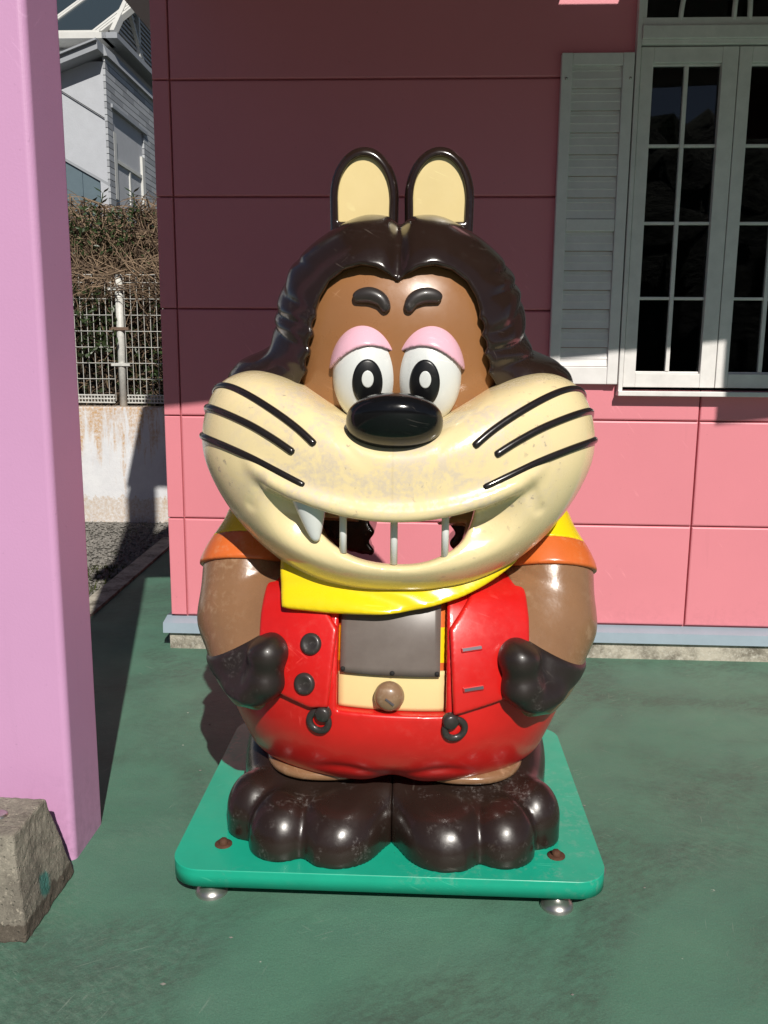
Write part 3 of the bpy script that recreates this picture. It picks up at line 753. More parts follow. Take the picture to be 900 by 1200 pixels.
box('lintel', (-.02, wy0-.05, wz1), (.05, wy1+.1, wz1+.04), 'hgrey', hs)
prism('flashing', [(0.0, ztop-.02), (.07, ztop-.02), (.03, ztop+.10), (0.0, ztop+.10)], -.03, 5, 'hgrey', hs)
# upper block with gutter, tile band, shutter and louvred gable
zb = hz(47)
box('upper_wall', (-4, .5, zc-1.3), (-.06, 5, hz(36)), 'stucco', hs)
for k in range(10): box('shutter_slat', (-1.2, .47, hz(82)+k*.026), (-.06, .51, hz(82)+k*.026+.019), 'hwhite', hs)
box('band', (-4, .44, hz(63)-.01), (-.07, .5, hz(60)+.0), 'hwhite', hs)
for k in range(18): box('tile', (-1.19+k*.063, .452, hz(58)), (-1.19+k*.063+.057, .49, hz(50.5)), 'hwhite', hs)
box('gutter', (-4, .18, hz(46)), (-.01, .5, hz(39)), 'hwhite', hs); box('gutter', (-4, .22, hz(38.5)), (-.10, .5, hz(35)), 'hwhite', hs)
box('gutter', (-.06, .18, hz(46)), (.12, 5, hz(39)), 'hgrey', hs)
zr = hz(35)
# steep glazed roof with white ribs
def rib(xa, w_, name, mat, off):
    v = [(xa, .24+off, zr), (xa+w_, .24+off, zr), (xa+w_+.9, 1.9+off, zr+1.6), (xa+.9, 1.9+off, zr+1.6)]
    v += [(p[0], p[1]+.05, p[2]-.05) for p in v]
    mesh(name, v, [(0, 1, 2, 3), (7, 6, 5, 4), (0, 4, 5, 1), (1, 5, 6, 2), (2, 6, 7, 3), (3, 7, 4, 0)], mat, hs)
rib(-3.2, 3.05, 'roof_glazing', 'hglass', .02)
for xa in (-.20, -.155, -.11, -.82, -.86): rib(xa, .034, 'roof_rib', 'hwhite', 0)
# gable triangle facing right, with dark gap and louvre slats
gx = .02
mesh('gable_back', [(gx-.05, .3, zr), (gx-.05, 3.4, zr), (gx-.05, 1.85, zr+1.5)], [(0, 1, 2)], 'dark', hs)
for k in range(26):
    z = zr+.03+k*.056; w_ = 1.55*(1-(z-zr)/1.5)
    if w_ > .08: box('louvre_slat', (gx-.03, 1.85-w_, z), (gx+.01, 1.85+w_, z+.026), 'hlouver', hs)
def barge(a, b, wd, name):
    a, b = np.array(a), np.array(b); d = (b-a)/np.linalg.norm(b-a); nrm = np.cross(d, (1, 0, 0))*wd
    v = [a, b, b+nrm, a+nrm]; v = v+[p+np.array([.05, 0, 0]) for p in v]
    mesh(name, v, [(0, 3, 2, 1), (4, 5, 6, 7), (0, 1, 5, 4), (1, 2, 6, 5), (2, 3, 7, 6), (3, 0, 4, 7)], 'hwhite', hs)
barge((gx, .22, zr), (gx, 1.85, zr+1.6), .09, 'barge_board'); barge((gx, 3.5, zr), (gx, 1.85, zr+1.6), -.06, 'barge_board')
barge((gx, 1.15, zr), (gx, 1.15, zr+.9), .05, 'strut'); barge((gx, 1.35, zr), (gx, .82, zr+.5), -.04, 'strut')

# trees behind the house
def conifer(name, loc, h, rad, seed, label):
    t = empty(name, loc, 0, label=label, category='tree', group='dark trees on the slope')
    tube('trunk', [(0, 0, 0), (0, 0, h*.5), (0, 0, h*.95)], [.16, .1, .03], 'bark', t, 8)
    r = np.random.default_rng(seed); V, F = [], []
    for i in range(2600):
        u = r.uniform(.08, 1)**.8; a = r.uniform(0, 6.28); rr = rad*(1-u)**.7*r.uniform(.35, 1)*(1+.3*math.sin(a*3+u*20)); c = np.array([rr*math.cos(a), rr*math.sin(a), h*u])
        d = np.array([math.cos(a), math.sin(a), -.45])+r.normal(0, .4, 3); d /= np.linalg.norm(d); s = np.cross(d, r.normal(0, 1, 3)); s /= np.linalg.norm(s)
        L = r.uniform(.14, .34); b = len(V); V += [c, c+d*L*.5+s*L*.22, c+d*L, c+d*L*.5-s*L*.22]; F += [(b, b+1, b+2), (b, b+2, b+3)]
    o = mesh('crown', V, F, 'conifer', t); o['kind'] = 'stuff'
conifer('conifer_tree', (-5.2, 18.5, .8), 11, 2.2, 21, 'dark green conifer rising behind the louvred gable of the pale house')

# wooded ridge across the road (mirrored in the window panes)
bm = bmesh.new(); bmesh.ops.create_grid(bm, x_segments=170, y_segments=26, size=1)
for v in bm.verts:
    x, t = v.co.x*170, (v.co.y+1)/2
    ridge = 21+5*mn.fractal(Vector((x*.02, 0, 0)), 1, 2, 4)+4.5*abs(mn.fractal(Vector((x*.3, t*20, 2)), 1, 2, 3))*min(1, t*3)
    z = ridge*math.sin(min(1, t*1.25)*math.pi/2)
    v.co = (x, -45-55*t-.0006*x*x*0, z-1+1.5*mn.noise(Vector((x*.6, t*40, 1)))*min(1, t*5))
o = bm_obj('hill', bm, 'hill', None, True); tag(o, kind='structure')
#FIGURE
# ================================================================== THE PAINTED FIGURE
fig = empty('animal_statue', (.038, 2.30, 0), R_(-2.4), label='glossy fibreglass cartoon animal figure in red overalls on a green base plate', category='statue')

for i, (x, y, r) in enumerate(((-.456, 1.60, .006), (.40, 1.58, .004), (.60, 2.35, .004), (.66, 1.95, .0035), (-.34, 1.75, .004), (-.62, 2.9, .004), (-.58, 2.55, .004))):
    V = [tuple(p*np.array([1.2, .9, .6])*r*rng.uniform(.8, 1.2)+np.array([x, y, r*.5])) for p in oct_]
    tag(mesh('pebble', V, of, 'stone'), label='tiny loose pebble lying on the green painted floor', category='pebble', group='pebbles on the green floor')
# ---- base plate, levelling feet, bolts
def rrect(x0, x1, y0, y1, r, n=10):
    P = []
    for cx, cy, a0 in ((x1-r, y1-r, 0), (x0+r, y1-r, 90), (x0+r, y0+r, 180), (x1-r, y0+r, 270)):
        for k in range(n+1): a = R_(a0+90*k/n); P.append((cx+r*math.cos(a), cy+r*math.sin(a)))
    return P
bm = bmesh.new(); P = rrect(-.537, .523, -.437, .435, .075)
lo_ = [bm.verts.new((p[0], p[1], .040)) for p in P]; hi_ = [bm.verts.new((p[0], p[1], .085)) for p in P]
bm.faces.new(lo_[::-1]); tf = bm.faces.new(hi_)
for k in range(len(P)): bm.faces.new((lo_[k], lo_[(k+1) % len(P)], hi_[(k+1) % len(P)], hi_[k]))
bmesh.ops.bevel(bm, geom=list(tf.edges), offset=.016, segments=4, profile=.5, affect='EDGES')
bm.normal_update()
for f in bm.faces: f.smooth = abs(f.normal.z) < .98
bm_obj('base_plate', bm, 'green', fig)
for (x, y) in ((-.44, -.395), (.405, -.405), (.515, -.255), (-.44, .36), (.44, .36)):
    lathe('levelling_foot', [(.040, -.002), (.040, .005), (.036, .012), (.026, .020), (.013, .025), (.012, .042)], 'steel', fig, 24, (x, y, 0))
for (x, y) in ((-.425, -.325), (.412, -.330), (-.43, .34), (.43, .34)):
    b_ = lathe('bolt', [(.022, 0), (.022, .003), (.013, .004)], 'rust', fig, 20, (x, y, .0845))
    lathe('bolt_head', [(.012, 0), (.012, .009), (.007, .013), (.0005, .013)], 'rust', b_, 6, (x, y, .088))

# ---- feet and toes
def f_foot(s):
    def f(x, y, z):
        X = x*s; RR = .070
        c2 = lambda a, b, r: np.sqrt((X-a)**2+(y-b)**2)-r
        e = np.sqrt(((X-.20)/.222)**2+((y-.0)/.315)**2); d2 = (e-1)*.235
        web = np.maximum(np.abs(X)-.16, np.abs(y+.03)-.265-.75*np.clip(X, 0, .12)); d2 = smin(d2, web, .03)
        toes = np.minimum(np.minimum(c2(.362, -.238, .070), c2(.277, -.315, .083)), c2(.132, -.312, .106))
        toes = np.where(d2 < 1e9, smin(smin(c2(.362, -.238, .070), c2(.277, -.315, .083), .014), c2(.132, -.312, .106), .018), 0)
        d2 = smin(d2, toes, .05)
        zt = .280+.27*np.clip(y, -.5, .02)
        q = d2+RR; h = z-(zt-RR); f_ = np.sqrt(np.maximum(q, 0)**2+np.maximum(h*.85, 0)**2)+np.minimum(np.maximum(q, h), 0)-RR
        return smax(smax(f_, .083-z, .006), -(X-.0005), .003)
    return f
for s in (-1, 1): sdf('foot', f_foot(s), (-.45, -.46, .06) if s < 0 else (-.02, -.46, .06), (.02, .32, .30) if s < 0 else (.45, .32, .30), .0075, 'foot', fig)
for s in (-1, 1):
    sdf('ankle', lambda x, y, z, s=s: sell(x, y, z, (s*.185, -.055, .245), (.165, .215, .030), 2.5), (s*.185-.2, -.3, .18), (s*.185+.2, .20, .30), .009, 'arm', fig)

# ---- body
b_hw = prof([(.10, .20), (.205, .30), (.225, .36), (.255, .398), (.32, .426), (.40, .456), (.50, .482), (.60, .490), (.68, .465), (.74, .40), (.77, .32), (.80, .2)])
b_yf = prof([(.10, .16), (.205, .20), (.225, .26), (.26, .305), (.33, .36), (.42, .395), (.52, .395), (.62, .37), (.70, .335), (.76, .29), (.80, .2)])
b_yb = prof([(.10, .16), (.205, .20), (.225, .26), (.26, .30), (.33, .345), (.42, .36), (.52, .345), (.60, .30), (.66, .22), (.72, .12), (.76, .03), (.80, .01)])
def f_body0(x, y, z, capped=True):
    h, a, b = b_hw(z), b_yf(z), b_yb(z); yy = np.where(y < 0, -y/a, y/b); p = 2.15
    g_ = (np.abs(x/h)**p+np.abs(yy)**p)**(1/p)
    d = (g_-1)*.30
    if not capped: return d
    d = smax(d, z-np.where(y < -.15, .755, .755-.16*(y+.15)/.3), .05)
    return smax(d, .225-z, .06)
def f_body(x, y, z):
    d = f_body0(x, y, z)
    d = d+.020*np.exp(-(x/.05)**2)*sst(.33, .25, z)               # parting between the trouser legs
    lo = .288+.02*np.cos(np.clip(np.abs(x)-.12, -.2, .2)*18)
    d = d+.005*np.exp(-((z-lo)/.014)**2)*np.exp(-((np.abs(x)-.11)/.075)**2)*(y < 0)   # soft folds
    return d
BIBL = [(-.315, .86), (-.33, .68), (-.33, .515), (-.285, .507), (-.195, .482), (-.150, .489), (-.132, .668), (-.168, .716), (-.262, .718), (-.275, .80)]
BIBR = [(.315, .86), (.33, .68), (.33, .515), (.285, .507), (.20, .489), (.145, .476), (.134, .672), (.205, .766), (.30, .82)]
WELL = [(-.131, .478), (.128, .470), (.128, .80), (-.131, .80)]
def f_red(x, y, z):
    d = f_body(x, y, z)
    well = np.maximum(spoly(x, z, WELL), y)
    # lowered middle field between the bib halves
    return smax(d, -smax(smax(well, -(d+.030), .004), y, .004), .006)
sdf('overalls', f_red, (-.52, -.44, .17), (.52, .40, .80), .0075, 'red', fig)
for nm, BP in (('bib_half', BIBL), ('bib_half', BIBR)):
    PB = np.array(BP)
    f = lambda x, y, z, BP=BP: smax(smax(smax(f_body(x, y, z)-.013, -f_body(x, y, z)-.012, .004), spoly(x, z, BP), .008), y, .005)
    sdf(nm, f, (PB[:, 0].min()-.03, -.45, .44), (PB[:, 0].max()+.03, .0, .80), .0055, 'red', fig)
f_bib = lambda x, y, z: f_body(x, y, z)-.013

# striped shirt behind the window, smoked cover, cream plate
def sheet(name, f, quad, off, th, mat, parent, nx=16, nz=10):
    """a bent rectangular sheet following the surface f"""
    (ax, az), (bx, bz), (cx, cz), (dx, dz) = quad; V = []
    for j in range(nz+1):
        for i in range(nx+1):
            s, t = i/nx, j/nz
            V.append(((ax*(1-s)+bx*s)*(1-t)+(dx*(1-s)+cx*s)*t, (az*(1-s)+bz*s)*(1-t)+(dz*(1-s)+cz*s)*t))
    V = np.array(V); Y = front(f, V[:, 0], V[:, 1])-off; n = len(V)
    P = [(a, y, b) for (a, b), y in zip(V, Y)]+[(a, y+th, b) for (a, b), y in zip(V, Y)]; F = []
    q = lambda i, j: j*(nx+1)+i
    for j in range(nz):
        for i in range(nx):
            c = (q(i, j), q(i+1, j), q(i+1, j+1), q(i, j+1)); F += [c, tuple(k+n for k in c[::-1])]
    rim = [q(i, 0) for i in range(nx)]+[q(nx, j) for j in range(nz)]+[q(i, nz) for i in range(nx, 0, -1)]+[q(0, j) for j in range(nz, 0, -1)]
    for k in range(len(rim)): a, b = rim[k], rim[(k+1) % len(rim)]; F.append((a, a+n, b+n, b))
    return mesh(name, P, F, mat, parent, True)
f_in = lambda x, y, z: f_body0(x, y, z, False)+.030
def stripe_mat():
    k = NT('striped_shirt'); x, y, z = k.xyz()
    c = k.mix(k.math('GREATER_THAN', z, .585), (.60, .12, .03, 1), (.86, .60, .008, 1))
    c = k.mix(k.math('GREATER_THAN', z, .665), c, (.66, .15, .03, 1)); k.base(c); k.rough(.35); return k.m
M['stripe'] = stripe_mat()
sheet('striped_shirt', f_in, [(-.130, .545), (.127, .545), (.127, .752), (-.130, .745)], .004, .01, 'stripe', fig)
pl = sheet('coin_plate', f_in, [(-.129, .480), (.126, .472), (.126, .568), (-.129, .562)], .013, .012, M['cream2'], fig)
def smoke_mat():
    k = NT('smoked_acrylic'); t = k.t; o_ = t.nodes['Material Output']
    tr = k.n('ShaderNodeBsdfTransparent'); tr.inputs[0].default_value = (.20, .16, .15, 1)
    df = k.n('ShaderNodeBsdfDiffuse'); k.l(k.mix(k.ramp(k.noise(7, 6, .7), .35, .7), (.17, .135, .118, 1), (.23, .19, .168, 1)), df.inputs[0])
    m1 = k.n('ShaderNodeMixShader'); m1.inputs[0].default_value = .72; k.l(tr.outputs[0], m1.inputs[1]); k.l(df.outputs[0], m1.inputs[2])
    gl = k.n('ShaderNodeBsdfGlossy'); gl.inputs['Roughness'].default_value = .33
    fr = k.n('ShaderNodeFresnel'); fr.inputs[0].default_value = 1.45
    m2 = k.n('ShaderNodeMixShader'); k.l(fr.outputs[0], m2.inputs[0]); k.l(m1.outputs[0], m2.inputs[1]); k.l(gl.outputs[0], m2.inputs[2])
    k.l(m2.outputs[0], o_.inputs[0]); t.nodes.remove(k.b); return k.m
M['smoke'] = smoke_mat()
M['screen'] = simple('dark_display', (.035, .030, .028, 1), .6)
sheet('display', f_in, [(-.106, .575), (.098, .572), (.099, .735), (-.106, .735)], .014, .006, 'screen', fig)
cv = sheet('smoked_cover', f_in, [(-.124, .566), (.113, .560), (.114, .748), (-.124, .716)], .026, .004, 'smoke', fig)
for (x, z) in ((-.119, .703), (.0, .722), (.106, .736), (-.118, .574), (.0, .569), (.106, .567)):
    yy = float(front(f_in, [x], [z])[0])-.026; lathe('screw', [(.0062, 0), (.005, .004), (.0005, .005)], 'dark', cv, 10, (x, yy, z), 'Y')
yk = float(front(f_in, [-.006], [.516])[0])-.010
kn = lathe('knob', [(.028, 0), (.035, .012), (.036, .022), (.031, .036), (.020, .045), (.0005, .048)], 'knob', fig, 32, (-.006, yk, .517), 'Y')
bm = bmesh.new(); add_box(bm, (-.012, -.003, -.0022), (.012, .003, .0022)); o = bm_obj('knob_slot', bm, 'slot', kn); o.location = (-.004, yk-.0465, .514); o.rotation_euler = (0, R_(38), 0)

def on_surf(o, f, x, z, off=0, turn=0):
    e = .02; yy = float(front(f, [x], [z])[0]); a = (front(f, [x+e], [z])[0]-front(f, [x-e], [z])[0])/(2*e); b = (front(f, [x], [z+e])[0]-front(f, [x], [z-e])[0])/(2*e)
    n_ = Vector((-a, 1, -b)).normalized()       # into the body
    x_ = Vector((1, a, 0)).normalized(); z_ = x_.cross(n_)
    mm = Matrix((x_, n_, z_)).transposed().to_4x4(); mm.translation = Vector((x, yy, z))-n_*off; o.matrix_local = mm @ Matrix.Rotation(-turn, 4, 'Y')
for (x, z) in ((-.194, .632), (-.207, .541)):
    o = lathe('button', [(.0265, -.012), (.0265, .004), (.023, .009), (.017, .0105), (.014, .0085), (.0005, .0085)], 'button', fig, 30, (0, 0, 0), 'Y'); on_surf(o, f_bib, x, z)
for (x, z, t) in ((.186, .630, .08), (.191, .541, .07)):
    bm = bmesh.new(); add_box(bm, (-.026, -.004, -.0062), (.026, .004, .0062), .003); o = bm_obj('coin_slot', bm, 'red', fig); on_surf(o, f_bib, x, z, .001, t)
    bm = bmesh.new(); add_box(bm, (-.0235, -.0055, -.0035), (.0235, -.003, .0035)); bm_obj('slot_opening', bm, 'slot', o)
for s, (x, z) in ((-1, (-.172, .448)), (1, (.149, .440))):      # strap rings
    V, F = [], []; nr, nt_ = 36, 10
    for i in range(nr):
        a = 2*math.pi*i/nr
        for j in range(nt_):
            b = 2*math.pi*j/nt_; rr = .0245+.0085*math.cos(b); V.append((rr*math.cos(a), -.007*math.sin(b)-.002, rr*math.sin(a)))
            F.append((i*nt_+j, i*nt_+(j+1) % nt_, ((i+1) % nr)*nt_+(j+1) % nt_, ((i+1) % nr)*nt_+j))
    o = mesh('strap_ring', V, F, 'button', fig, True); on_surf(o, f_body, x, z, .002)
    c_ = sell; q = lathe('strap_tab', [(.019, -.008), (.019, .008), (.014, .013), (.0005, .014)], 'button', o, 24, (-s*.012, -.003, .022), 'Y')

# ---- arms, sleeves, gloves
ARM = [((.365, .0, .84), .10), ((.396, -.07, .73), .112), ((.402, -.125, .63), .108), ((.364, -.20, .54), .090), ((.338, -.25, .50), .078)]
def f_arm(s): return lambda x, y, z: chain(x*s, y, z, ARM, .05)
for s in (-1, 1):
    fa = f_arm(s); hem = lambda y: .715-.45*y
    lo, hi = ((-.60, -.40, .38), (-.2, .20, .99)) if s < 0 else ((.2, -.40, .38), (.60, .20, .99))
    RG = catmull([(.30, .84), (.305, .70), (.335, .58), (.395, .47), (.420, .41), (.450, .37), (.60, .36), (.60, .84)], 4, True)
    def f_side(x, y, z):       # moulded flank of the arm running down the side of the body
        return smax(smax(f_body0(x, y, z, False)-(-.004+.011*sst(.37, .47, z)), spoly(x*s, z, RG), .012), y-.16, .02)
    ar = sdf('arm', lambda x, y, z: smax(smin(fa(x, y, z), f_side(x, y, z), .05), z-(hem(y)+.06), .01), (lo[0], lo[1], .29), (hi[0], .24, hi[2]), .008, 'arm', fig)
    sdf('sleeve', lambda x, y, z: smax(smax(fa(x, y, z)-.011, hem(y)-z, .007), z-hem(y)-.084, .002), lo, hi, .0065, 'orange', fig)
    sdf('shoulder', lambda x, y, z: smax(fa(x, y, z)-.0105, hem(y)+.082-z, .002), lo, hi, .0065, 'yellow', fig)
    def f_gl(x, y, z):
        X = x*s
        Y = y+.085
        d = smin(fa(x, y, z), f_side(x, y, z), .05)-.006
        d = smin(d, ell(X, Y, z, (.299, -.262, .604), (.050, .060, .049)), .034)       # thumb
        d = smin(d, ell(X, Y, z, (.305, -.262, .534), (.050, .058, .042)), .032)
        d = smin(d, ell(X, Y, z, (.338, -.245, .497), (.046, .056, .034)), .030)
        d = smin(d, ell(X, Y, z, (.376, -.205, .494), (.044, .056, .036)), .030)
        cut = (.56*(X-.30)+(z-.648))/1.15      # cuff plane
        d = smax(d, (.462-z)+.30*np.maximum(X-.36, 0), .03); d = smax(d, y+.10, .02)
        return smax(d, cut, .016)
    sdf('glove', f_gl, (-.50, -.46, .41) if s < 0 else (.22, -.46, .41), (-.22, -.08, .70) if s < 0 else (.50, -.08, .70), .006, 'glove', fig)

# ---- neckerchief under the jaw
SC = catmull([(-.20, .800), (-.285, .87), (-.283, .81), (-.272, .722), (-.262, .706), (-.20, .703), (-.12, .702), (0, .709), (.12, .731), (.20, .758), (.27, .795), (.305, .825), (.31, .87), (.2, .800), (0, .765)], 4, True)
def f_scarf(x, y, z):
    yf = -.362+.55*x*x+.62*np.maximum(z-.712, 0)
    fold = .0035*np.sin((z*1.0+.32*x+.9*x*x)*105)*sst(.22, -.05, x)
    d = np.abs(y-yf-fold-.018)-.020
    return smax(d*.9, spoly(x, z, SC), .014)
sdf('neckerchief', f_scarf, (-.34, -.44, .67), (.36, -.20, .93), .006, 'yellow', fig)

# ---- muzzle: wide cheeks, overhanging lip, open mouth
MS = [(0, .716), (.10, .722), (.20, .747), (.29, .797), (.37, .865), (.435, .95), (.478, 1.04), (.488, 1.11), (.475, 1.18), (.447, 1.232), (.405, 1.260), (.355, 1.270), (.30, 1.262), (.235, 1.240), (.17, 1.203), (.11, 1.170), (.05, 1.152), (0, 1.148)]
MZ0 = 1.0
_p = catmull(np.array(MS+[(-x, z) for x, z in MS[-2:0:-1]]), 8, True)
_th = np.arctan2(_p[:, 1]-MZ0, _p[:, 0]); _rr = np.hypot(_p[:, 0], _p[:, 1]-MZ0); _o = np.argsort(_th); _th, _rr = _th[_o], _rr[_o]
_g = np.linspace(-np.pi, np.pi, 721)[:-1]; _v = np.interp(_g, _th, _rr, period=2*np.pi)
for _ in range(6): _v = (np.roll(_v, 1)+2*_v+np.roll(_v, -1))/4
_vs = _v.copy()
for _ in range(40): _vs = np.convolve(np.concatenate([_vs[-20:], _vs, _vs[:20]]), np.ones(41)/41, 'valid')
_vs = .5*_vs+.5*np.maximum(_vs, _v)
MYC = -.13
def pillow(x, y, z, sc_=1.0, hf=.30, hb=.24, p=2.7, q=2.3):
    th = np.arctan2(z-MZ0, x); R0 = np.interp(th, _g, _v, period=2*np.pi)*sc_; R1 = np.interp(th, _g, _vs, period=2*np.pi)*sc_
    rr_ = np.sqrt(x*x+(z-MZ0)**2); R0 = R0+(R1-R0)*sst(1.0, .45, rr_/R0)
    rho = np.sqrt(x*x+(z-MZ0)**2)/R0; yy = np.where(y < MYC, (MYC-y)/hf, (y-MYC)/hb)
    return ((rho**p+np.abs(yy)**q+1e-12)**(1/p)-1)*.27
def zlip(x): return .940+.86*x*x
def f_muz0(x, y, z):
    d = pillow(x, y, z); ax = np.abs(x)
    # centre of the snout stands a little prouder, cheeks fall back
    t = zlip(x)-z
    rec = .042*sst(-.006, .018, t)*sst(.13, .03, t)*sst(.335, .19, ax)
    d = d+rec*(y < MYC)
    lipr = .012*np.exp(-((t+.02)/.022)**2)*sst(.36, .28, ax); d = d-lipr*(y < MYC)   # rolled lip edge
    dim = cap(ax, y*0, z, (.300, 0, 1.035), (.330, 0, .965), .004, .004)     # cheek dimple
    d = d+.003*np.exp(-(np.maximum(dim, 0)/.011)**2)*(y < MYC)
    return d
HOLE = [(-.215, .985), (-.200, .945), (-.180, .921), (-.150, .886), (-.110, .858), (-.06, .840), (0, .833), (.06, .837), (.110, .854), (.150, .882), (.175, .928), (.186, .975), (.0, .985)]
HOLE = [tuple(p) for p in catmull(HOLE[:-1], 3)]
def f_muz(x, y, z):
    d = f_muz0(x, y, z)
    hol = np.maximum(np.maximum(spoly(x, z, HOLE), (z-zlip(x))), y-.3)
    inner = np.maximum(pillow(x, y, z)+.075, y-.5)
    d = smax(d, -inner, .008)
    d = smax(d, -hol, .012)
    d = smax(d, -np.maximum(spoly(x, z+.32*np.maximum(y+.36, 0), HOLE), -.36-y), .008)
    return smax(d, y-.055, .01)
sdf('muzzle', f_muz, (-.52, -.48, .71), (.52, .08, 1.30), .0065, 'cream', fig)
# dark hair behind the cheeks, wavy-edged opening in the middle
wv = []
for k in range(15): z = .62+.40*k/14; wv.append((-.075+(.008 if k % 2 else -.007), z))
for k in range(15): z = 1.02-.40*k/14; wv.append((.152+(.008 if k % 2 else -.008), z))
wv = [tuple(p) for p in catmull(wv, 5, True)]
def f_back(x, y, z):
    d = pillow(x, y, z, .95, .31, .40); d = np.maximum(d, .06-y)
    d = d+.008*np.cos(z*95+np.abs(x)*20)*(y > .1)
    return smax(d, -spoly(x, z, wv), .008)
sdf('back_hair', f_back, (-.50, .04, .70), (.50, .30, 1.30), .006, 'hair', fig)

# tooth and the three mouth bars
def f_fang(x, y, z):
    X = x+.186; t = np.clip((1.0-z)/.118, 0, 1); cx = .018*t-.010; hw = .034*(1-t)**.70+.006*(1-t)+.004
    return smax((np.sqrt((X-cx)**2+((y+.378)*1.3)**2)-hw)*.8, np.abs(z-.945)-.062, .012)
sdf('fang', f_fang, (-.26, -.47, .865), (-.11, -.30, 1.02), .0045, 'white', fig)
for x, a, b in ((-.116, .86, .97), (.001, .835, .965), (.118, .855, .97)): tube('mouth_bar', [(x, -.375, a), (x, -.375, b)], .0085, 'bar', fig, 14)

# ---- head, hair, ears
def f_head(x, y, z): return sell(x, y, z, (0, .0, 1.325), (.297, .272, .300), 2.4)
half = [(.018, 1.490), (.05, 1.507), (.085, 1.513), (.125, 1.503), (.160, 1.478), (.182, 1.443), (.192, 1.412), (.191, 1.396), (.200, 1.386), (.203, 1.372), (.197, 1.356), (.207, 1.345), (.211, 1.330), (.205, 1.314), (.217, 1.300), (.220, 1.284), (.216, 1.270), (.232, 1.250), (.26, 1.20), (.26, 1.10)]
FO = [(0, 1.474)]+half+[(-x, z) for x, z in half[::-1]]
def f_hair(x, y, z):
    d = f_head(x, y, z)-.024; ax = np.abs(x)
    d = smin(d, ell(ax, y, z, (.335, .01, 1.238), (.120, .19, .075)), .07)
    d = d+.016*np.exp(-(x/.020)**2)*sst(1.44, 1.50, z)*sst(.06, -.02, y)      # parting
    d = d-.010*np.exp(-((ax-.09)/.06)**2)*sst(1.44, 1.54, z)*sst(.1, -.05, y)
    ph = (z-.35*y+.012*np.sin(z*37+x*5))*2*np.pi/.056
    d = d-.0075*(np.abs(np.sin(ph/2))-.5)*sst(.19, .26, ax)*sst(1.58, 1.52, z)*sst(1.27, 1.31, z)
    face = np.maximum(spoly(x, z, FO), y+.02)
    d = smax(d, -face, .012)
    return smax(d, -(f_head(x, y, z)+.03), .004)
hr = sdf('hair', f_hair, (-.47, -.34, 1.06), (.47, .34, 1.72), .0065, 'hair', fig)
sdf('head', lambda x, y, z: smax(f_head(x, y, z), 1.10-z, .02), (-.32, -.31, 1.07), (.32, .31, 1.68), .009, 'face', fig)
for s in (-1, 1):
    oc = []
    for k in range(25): a = math.pi*k/24; oc.append((s*.097+.090*math.cos(a)*(1-.045*math.sin(a)), 1.712+.123*math.sin(a)**.94))
    oc += [(s*.097-.088, 1.60), (s*.097+.088, 1.60)]
    ic = [(s*.097+(x-s*.097)*.745, 1.648 if z < 1.65 else 1.709+(z-1.712)*.81) for x, z in oc]
    f_e = lambda x, y, z: smax(smax(np.abs(y-.035)-.036, spoly(x, z, oc), .032), -np.maximum(spoly(x, z, ic), y-.018), .008)
    er = sdf('ear', f_e, (s*.097-.11, -.03, 1.58), (s*.097+.11, .10, 1.86), .0048, 'hair', fig)
    sdf('inner_ear', lambda x, y, z: smax(np.abs(y-.026)-.012, spoly(x, z, ic)-.003, .004), (s*.097-.09, .005, 1.62), (s*.097+.09, .045, 1.84), .005, 'cream2', er)

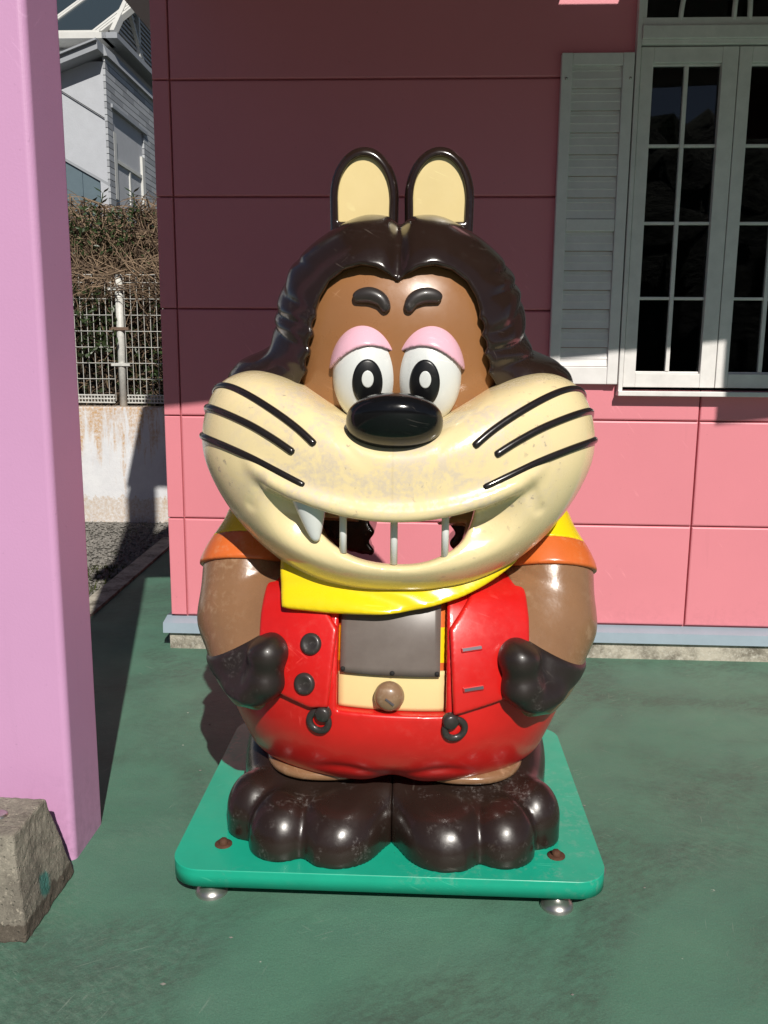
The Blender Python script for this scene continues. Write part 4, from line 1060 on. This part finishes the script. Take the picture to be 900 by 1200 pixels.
# ---- eyes, lids, brows, nose, whiskers
for s in (-1, 1):
    c = (s*.0758, -.235, 1.262); r = (.0770, .075, .113)
    f_eye = lambda x, y, z: ell(x, y, z, c, r)
    ey = sdf('eye', f_eye, (c[0]-.09, -.33, 1.13), (c[0]+.09, -.15, 1.39), .006, 'white', fig)
    def f_lid(x, y, z):
        X = (x-c[0])*s; zl = 1.328-5.6*(X-.000)**2-.20*(X+.0)
        d = smax(ell(x, y, z, c, r)-.009, zl-z, .004); return smax(d, -ell(x, y, z, c, r)-.01, .003)
    sdf('eyelid', f_lid, (c[0]-.10, -.335, 1.22), (c[0]+.10, -.13, 1.40), .005, 'pink', fig)
    pc = (s*.066, 1.246)
    pu = patch('pupil', f_eye, pc[0], pc[1], .0350, .0535, .0022, 'pupil', ey)
    patch('eye_highlight', f_eye, pc[0]+(.001), pc[1]+.008, .0135, .0195, .0040, 'white', ey)
    BR = [(.024, 1.409), (.036, 1.432), (.060, 1.444), (.084, 1.443), (.100, 1.436)]
    B = catmull(BR, 6); B[:, 0] *= s; Y = front(f_head, B[:, 0], B[:, 1])-.006
    n = len(B); rad = .0205*np.clip(np.sin(np.linspace(.18, 2.95, n)), 0, 1)**.45*np.linspace(.92, .95, n)
    P3 = np.stack([B[:, 0], Y, B[:, 1]], 1); P3 = np.concatenate([P3[:1]+(P3[:1]-P3[1:2])*.9, P3, P3[-1:]+(P3[-1:]-P3[-2:-1])*.9]); rad = np.concatenate([[.004], rad, [.004]])
    tube('eyebrow', P3, rad, 'button', fig, 16)
def f_nose(x, y, z): return sell(x, y-.45*(1.175-z), z, (.0, -.392, 1.160), (.108, .085, .062+.006*(z > 1.16)), 2.25)
sdf('nose', f_nose, (-.13, -.50, 1.08), (.13, -.30, 1.23), .0055, 'black', fig)
WH = [[(.178, -.42, 1.115), (.225, -.40, 1.155), (.285, -.36, 1.190), (.36, -.30, 1.222), (.425, -.22, 1.230), (.470, -.12, 1.205)],
      [(.224, -.40, 1.092), (.275, -.38, 1.122), (.335, -.34, 1.150), (.41, -.27, 1.172), (.460, -.18, 1.172), (.490, -.10, 1.150)],
      [(.201, -.42, 1.020), (.265, -.39, 1.050), (.330, -.35, 1.078), (.41, -.27, 1.104), (.465, -.18, 1.108), (.492, -.10, 1.090)]]
for s in (-1, 1):
    for W in WH:
        P = catmull(W, 7); P[:, 0] *= s; P = project(lambda x, y, z: pillow(x, y, z)+.001, P, 6, .03)
        n = len(P); rad = .0092*np.clip(np.minimum(np.arange(n)*.35+.35, 1), 0, 1); rad[-3:] = (.008, .006, .003)
        P = np.concatenate([P[:1]+(P[:1]-P[1:2])*.45, P]); rad = np.concatenate([[.002], rad]); rad[1] = .0076; rad[2] = .0092
        tube('whisker', P, rad, 'whisker', fig, 12)
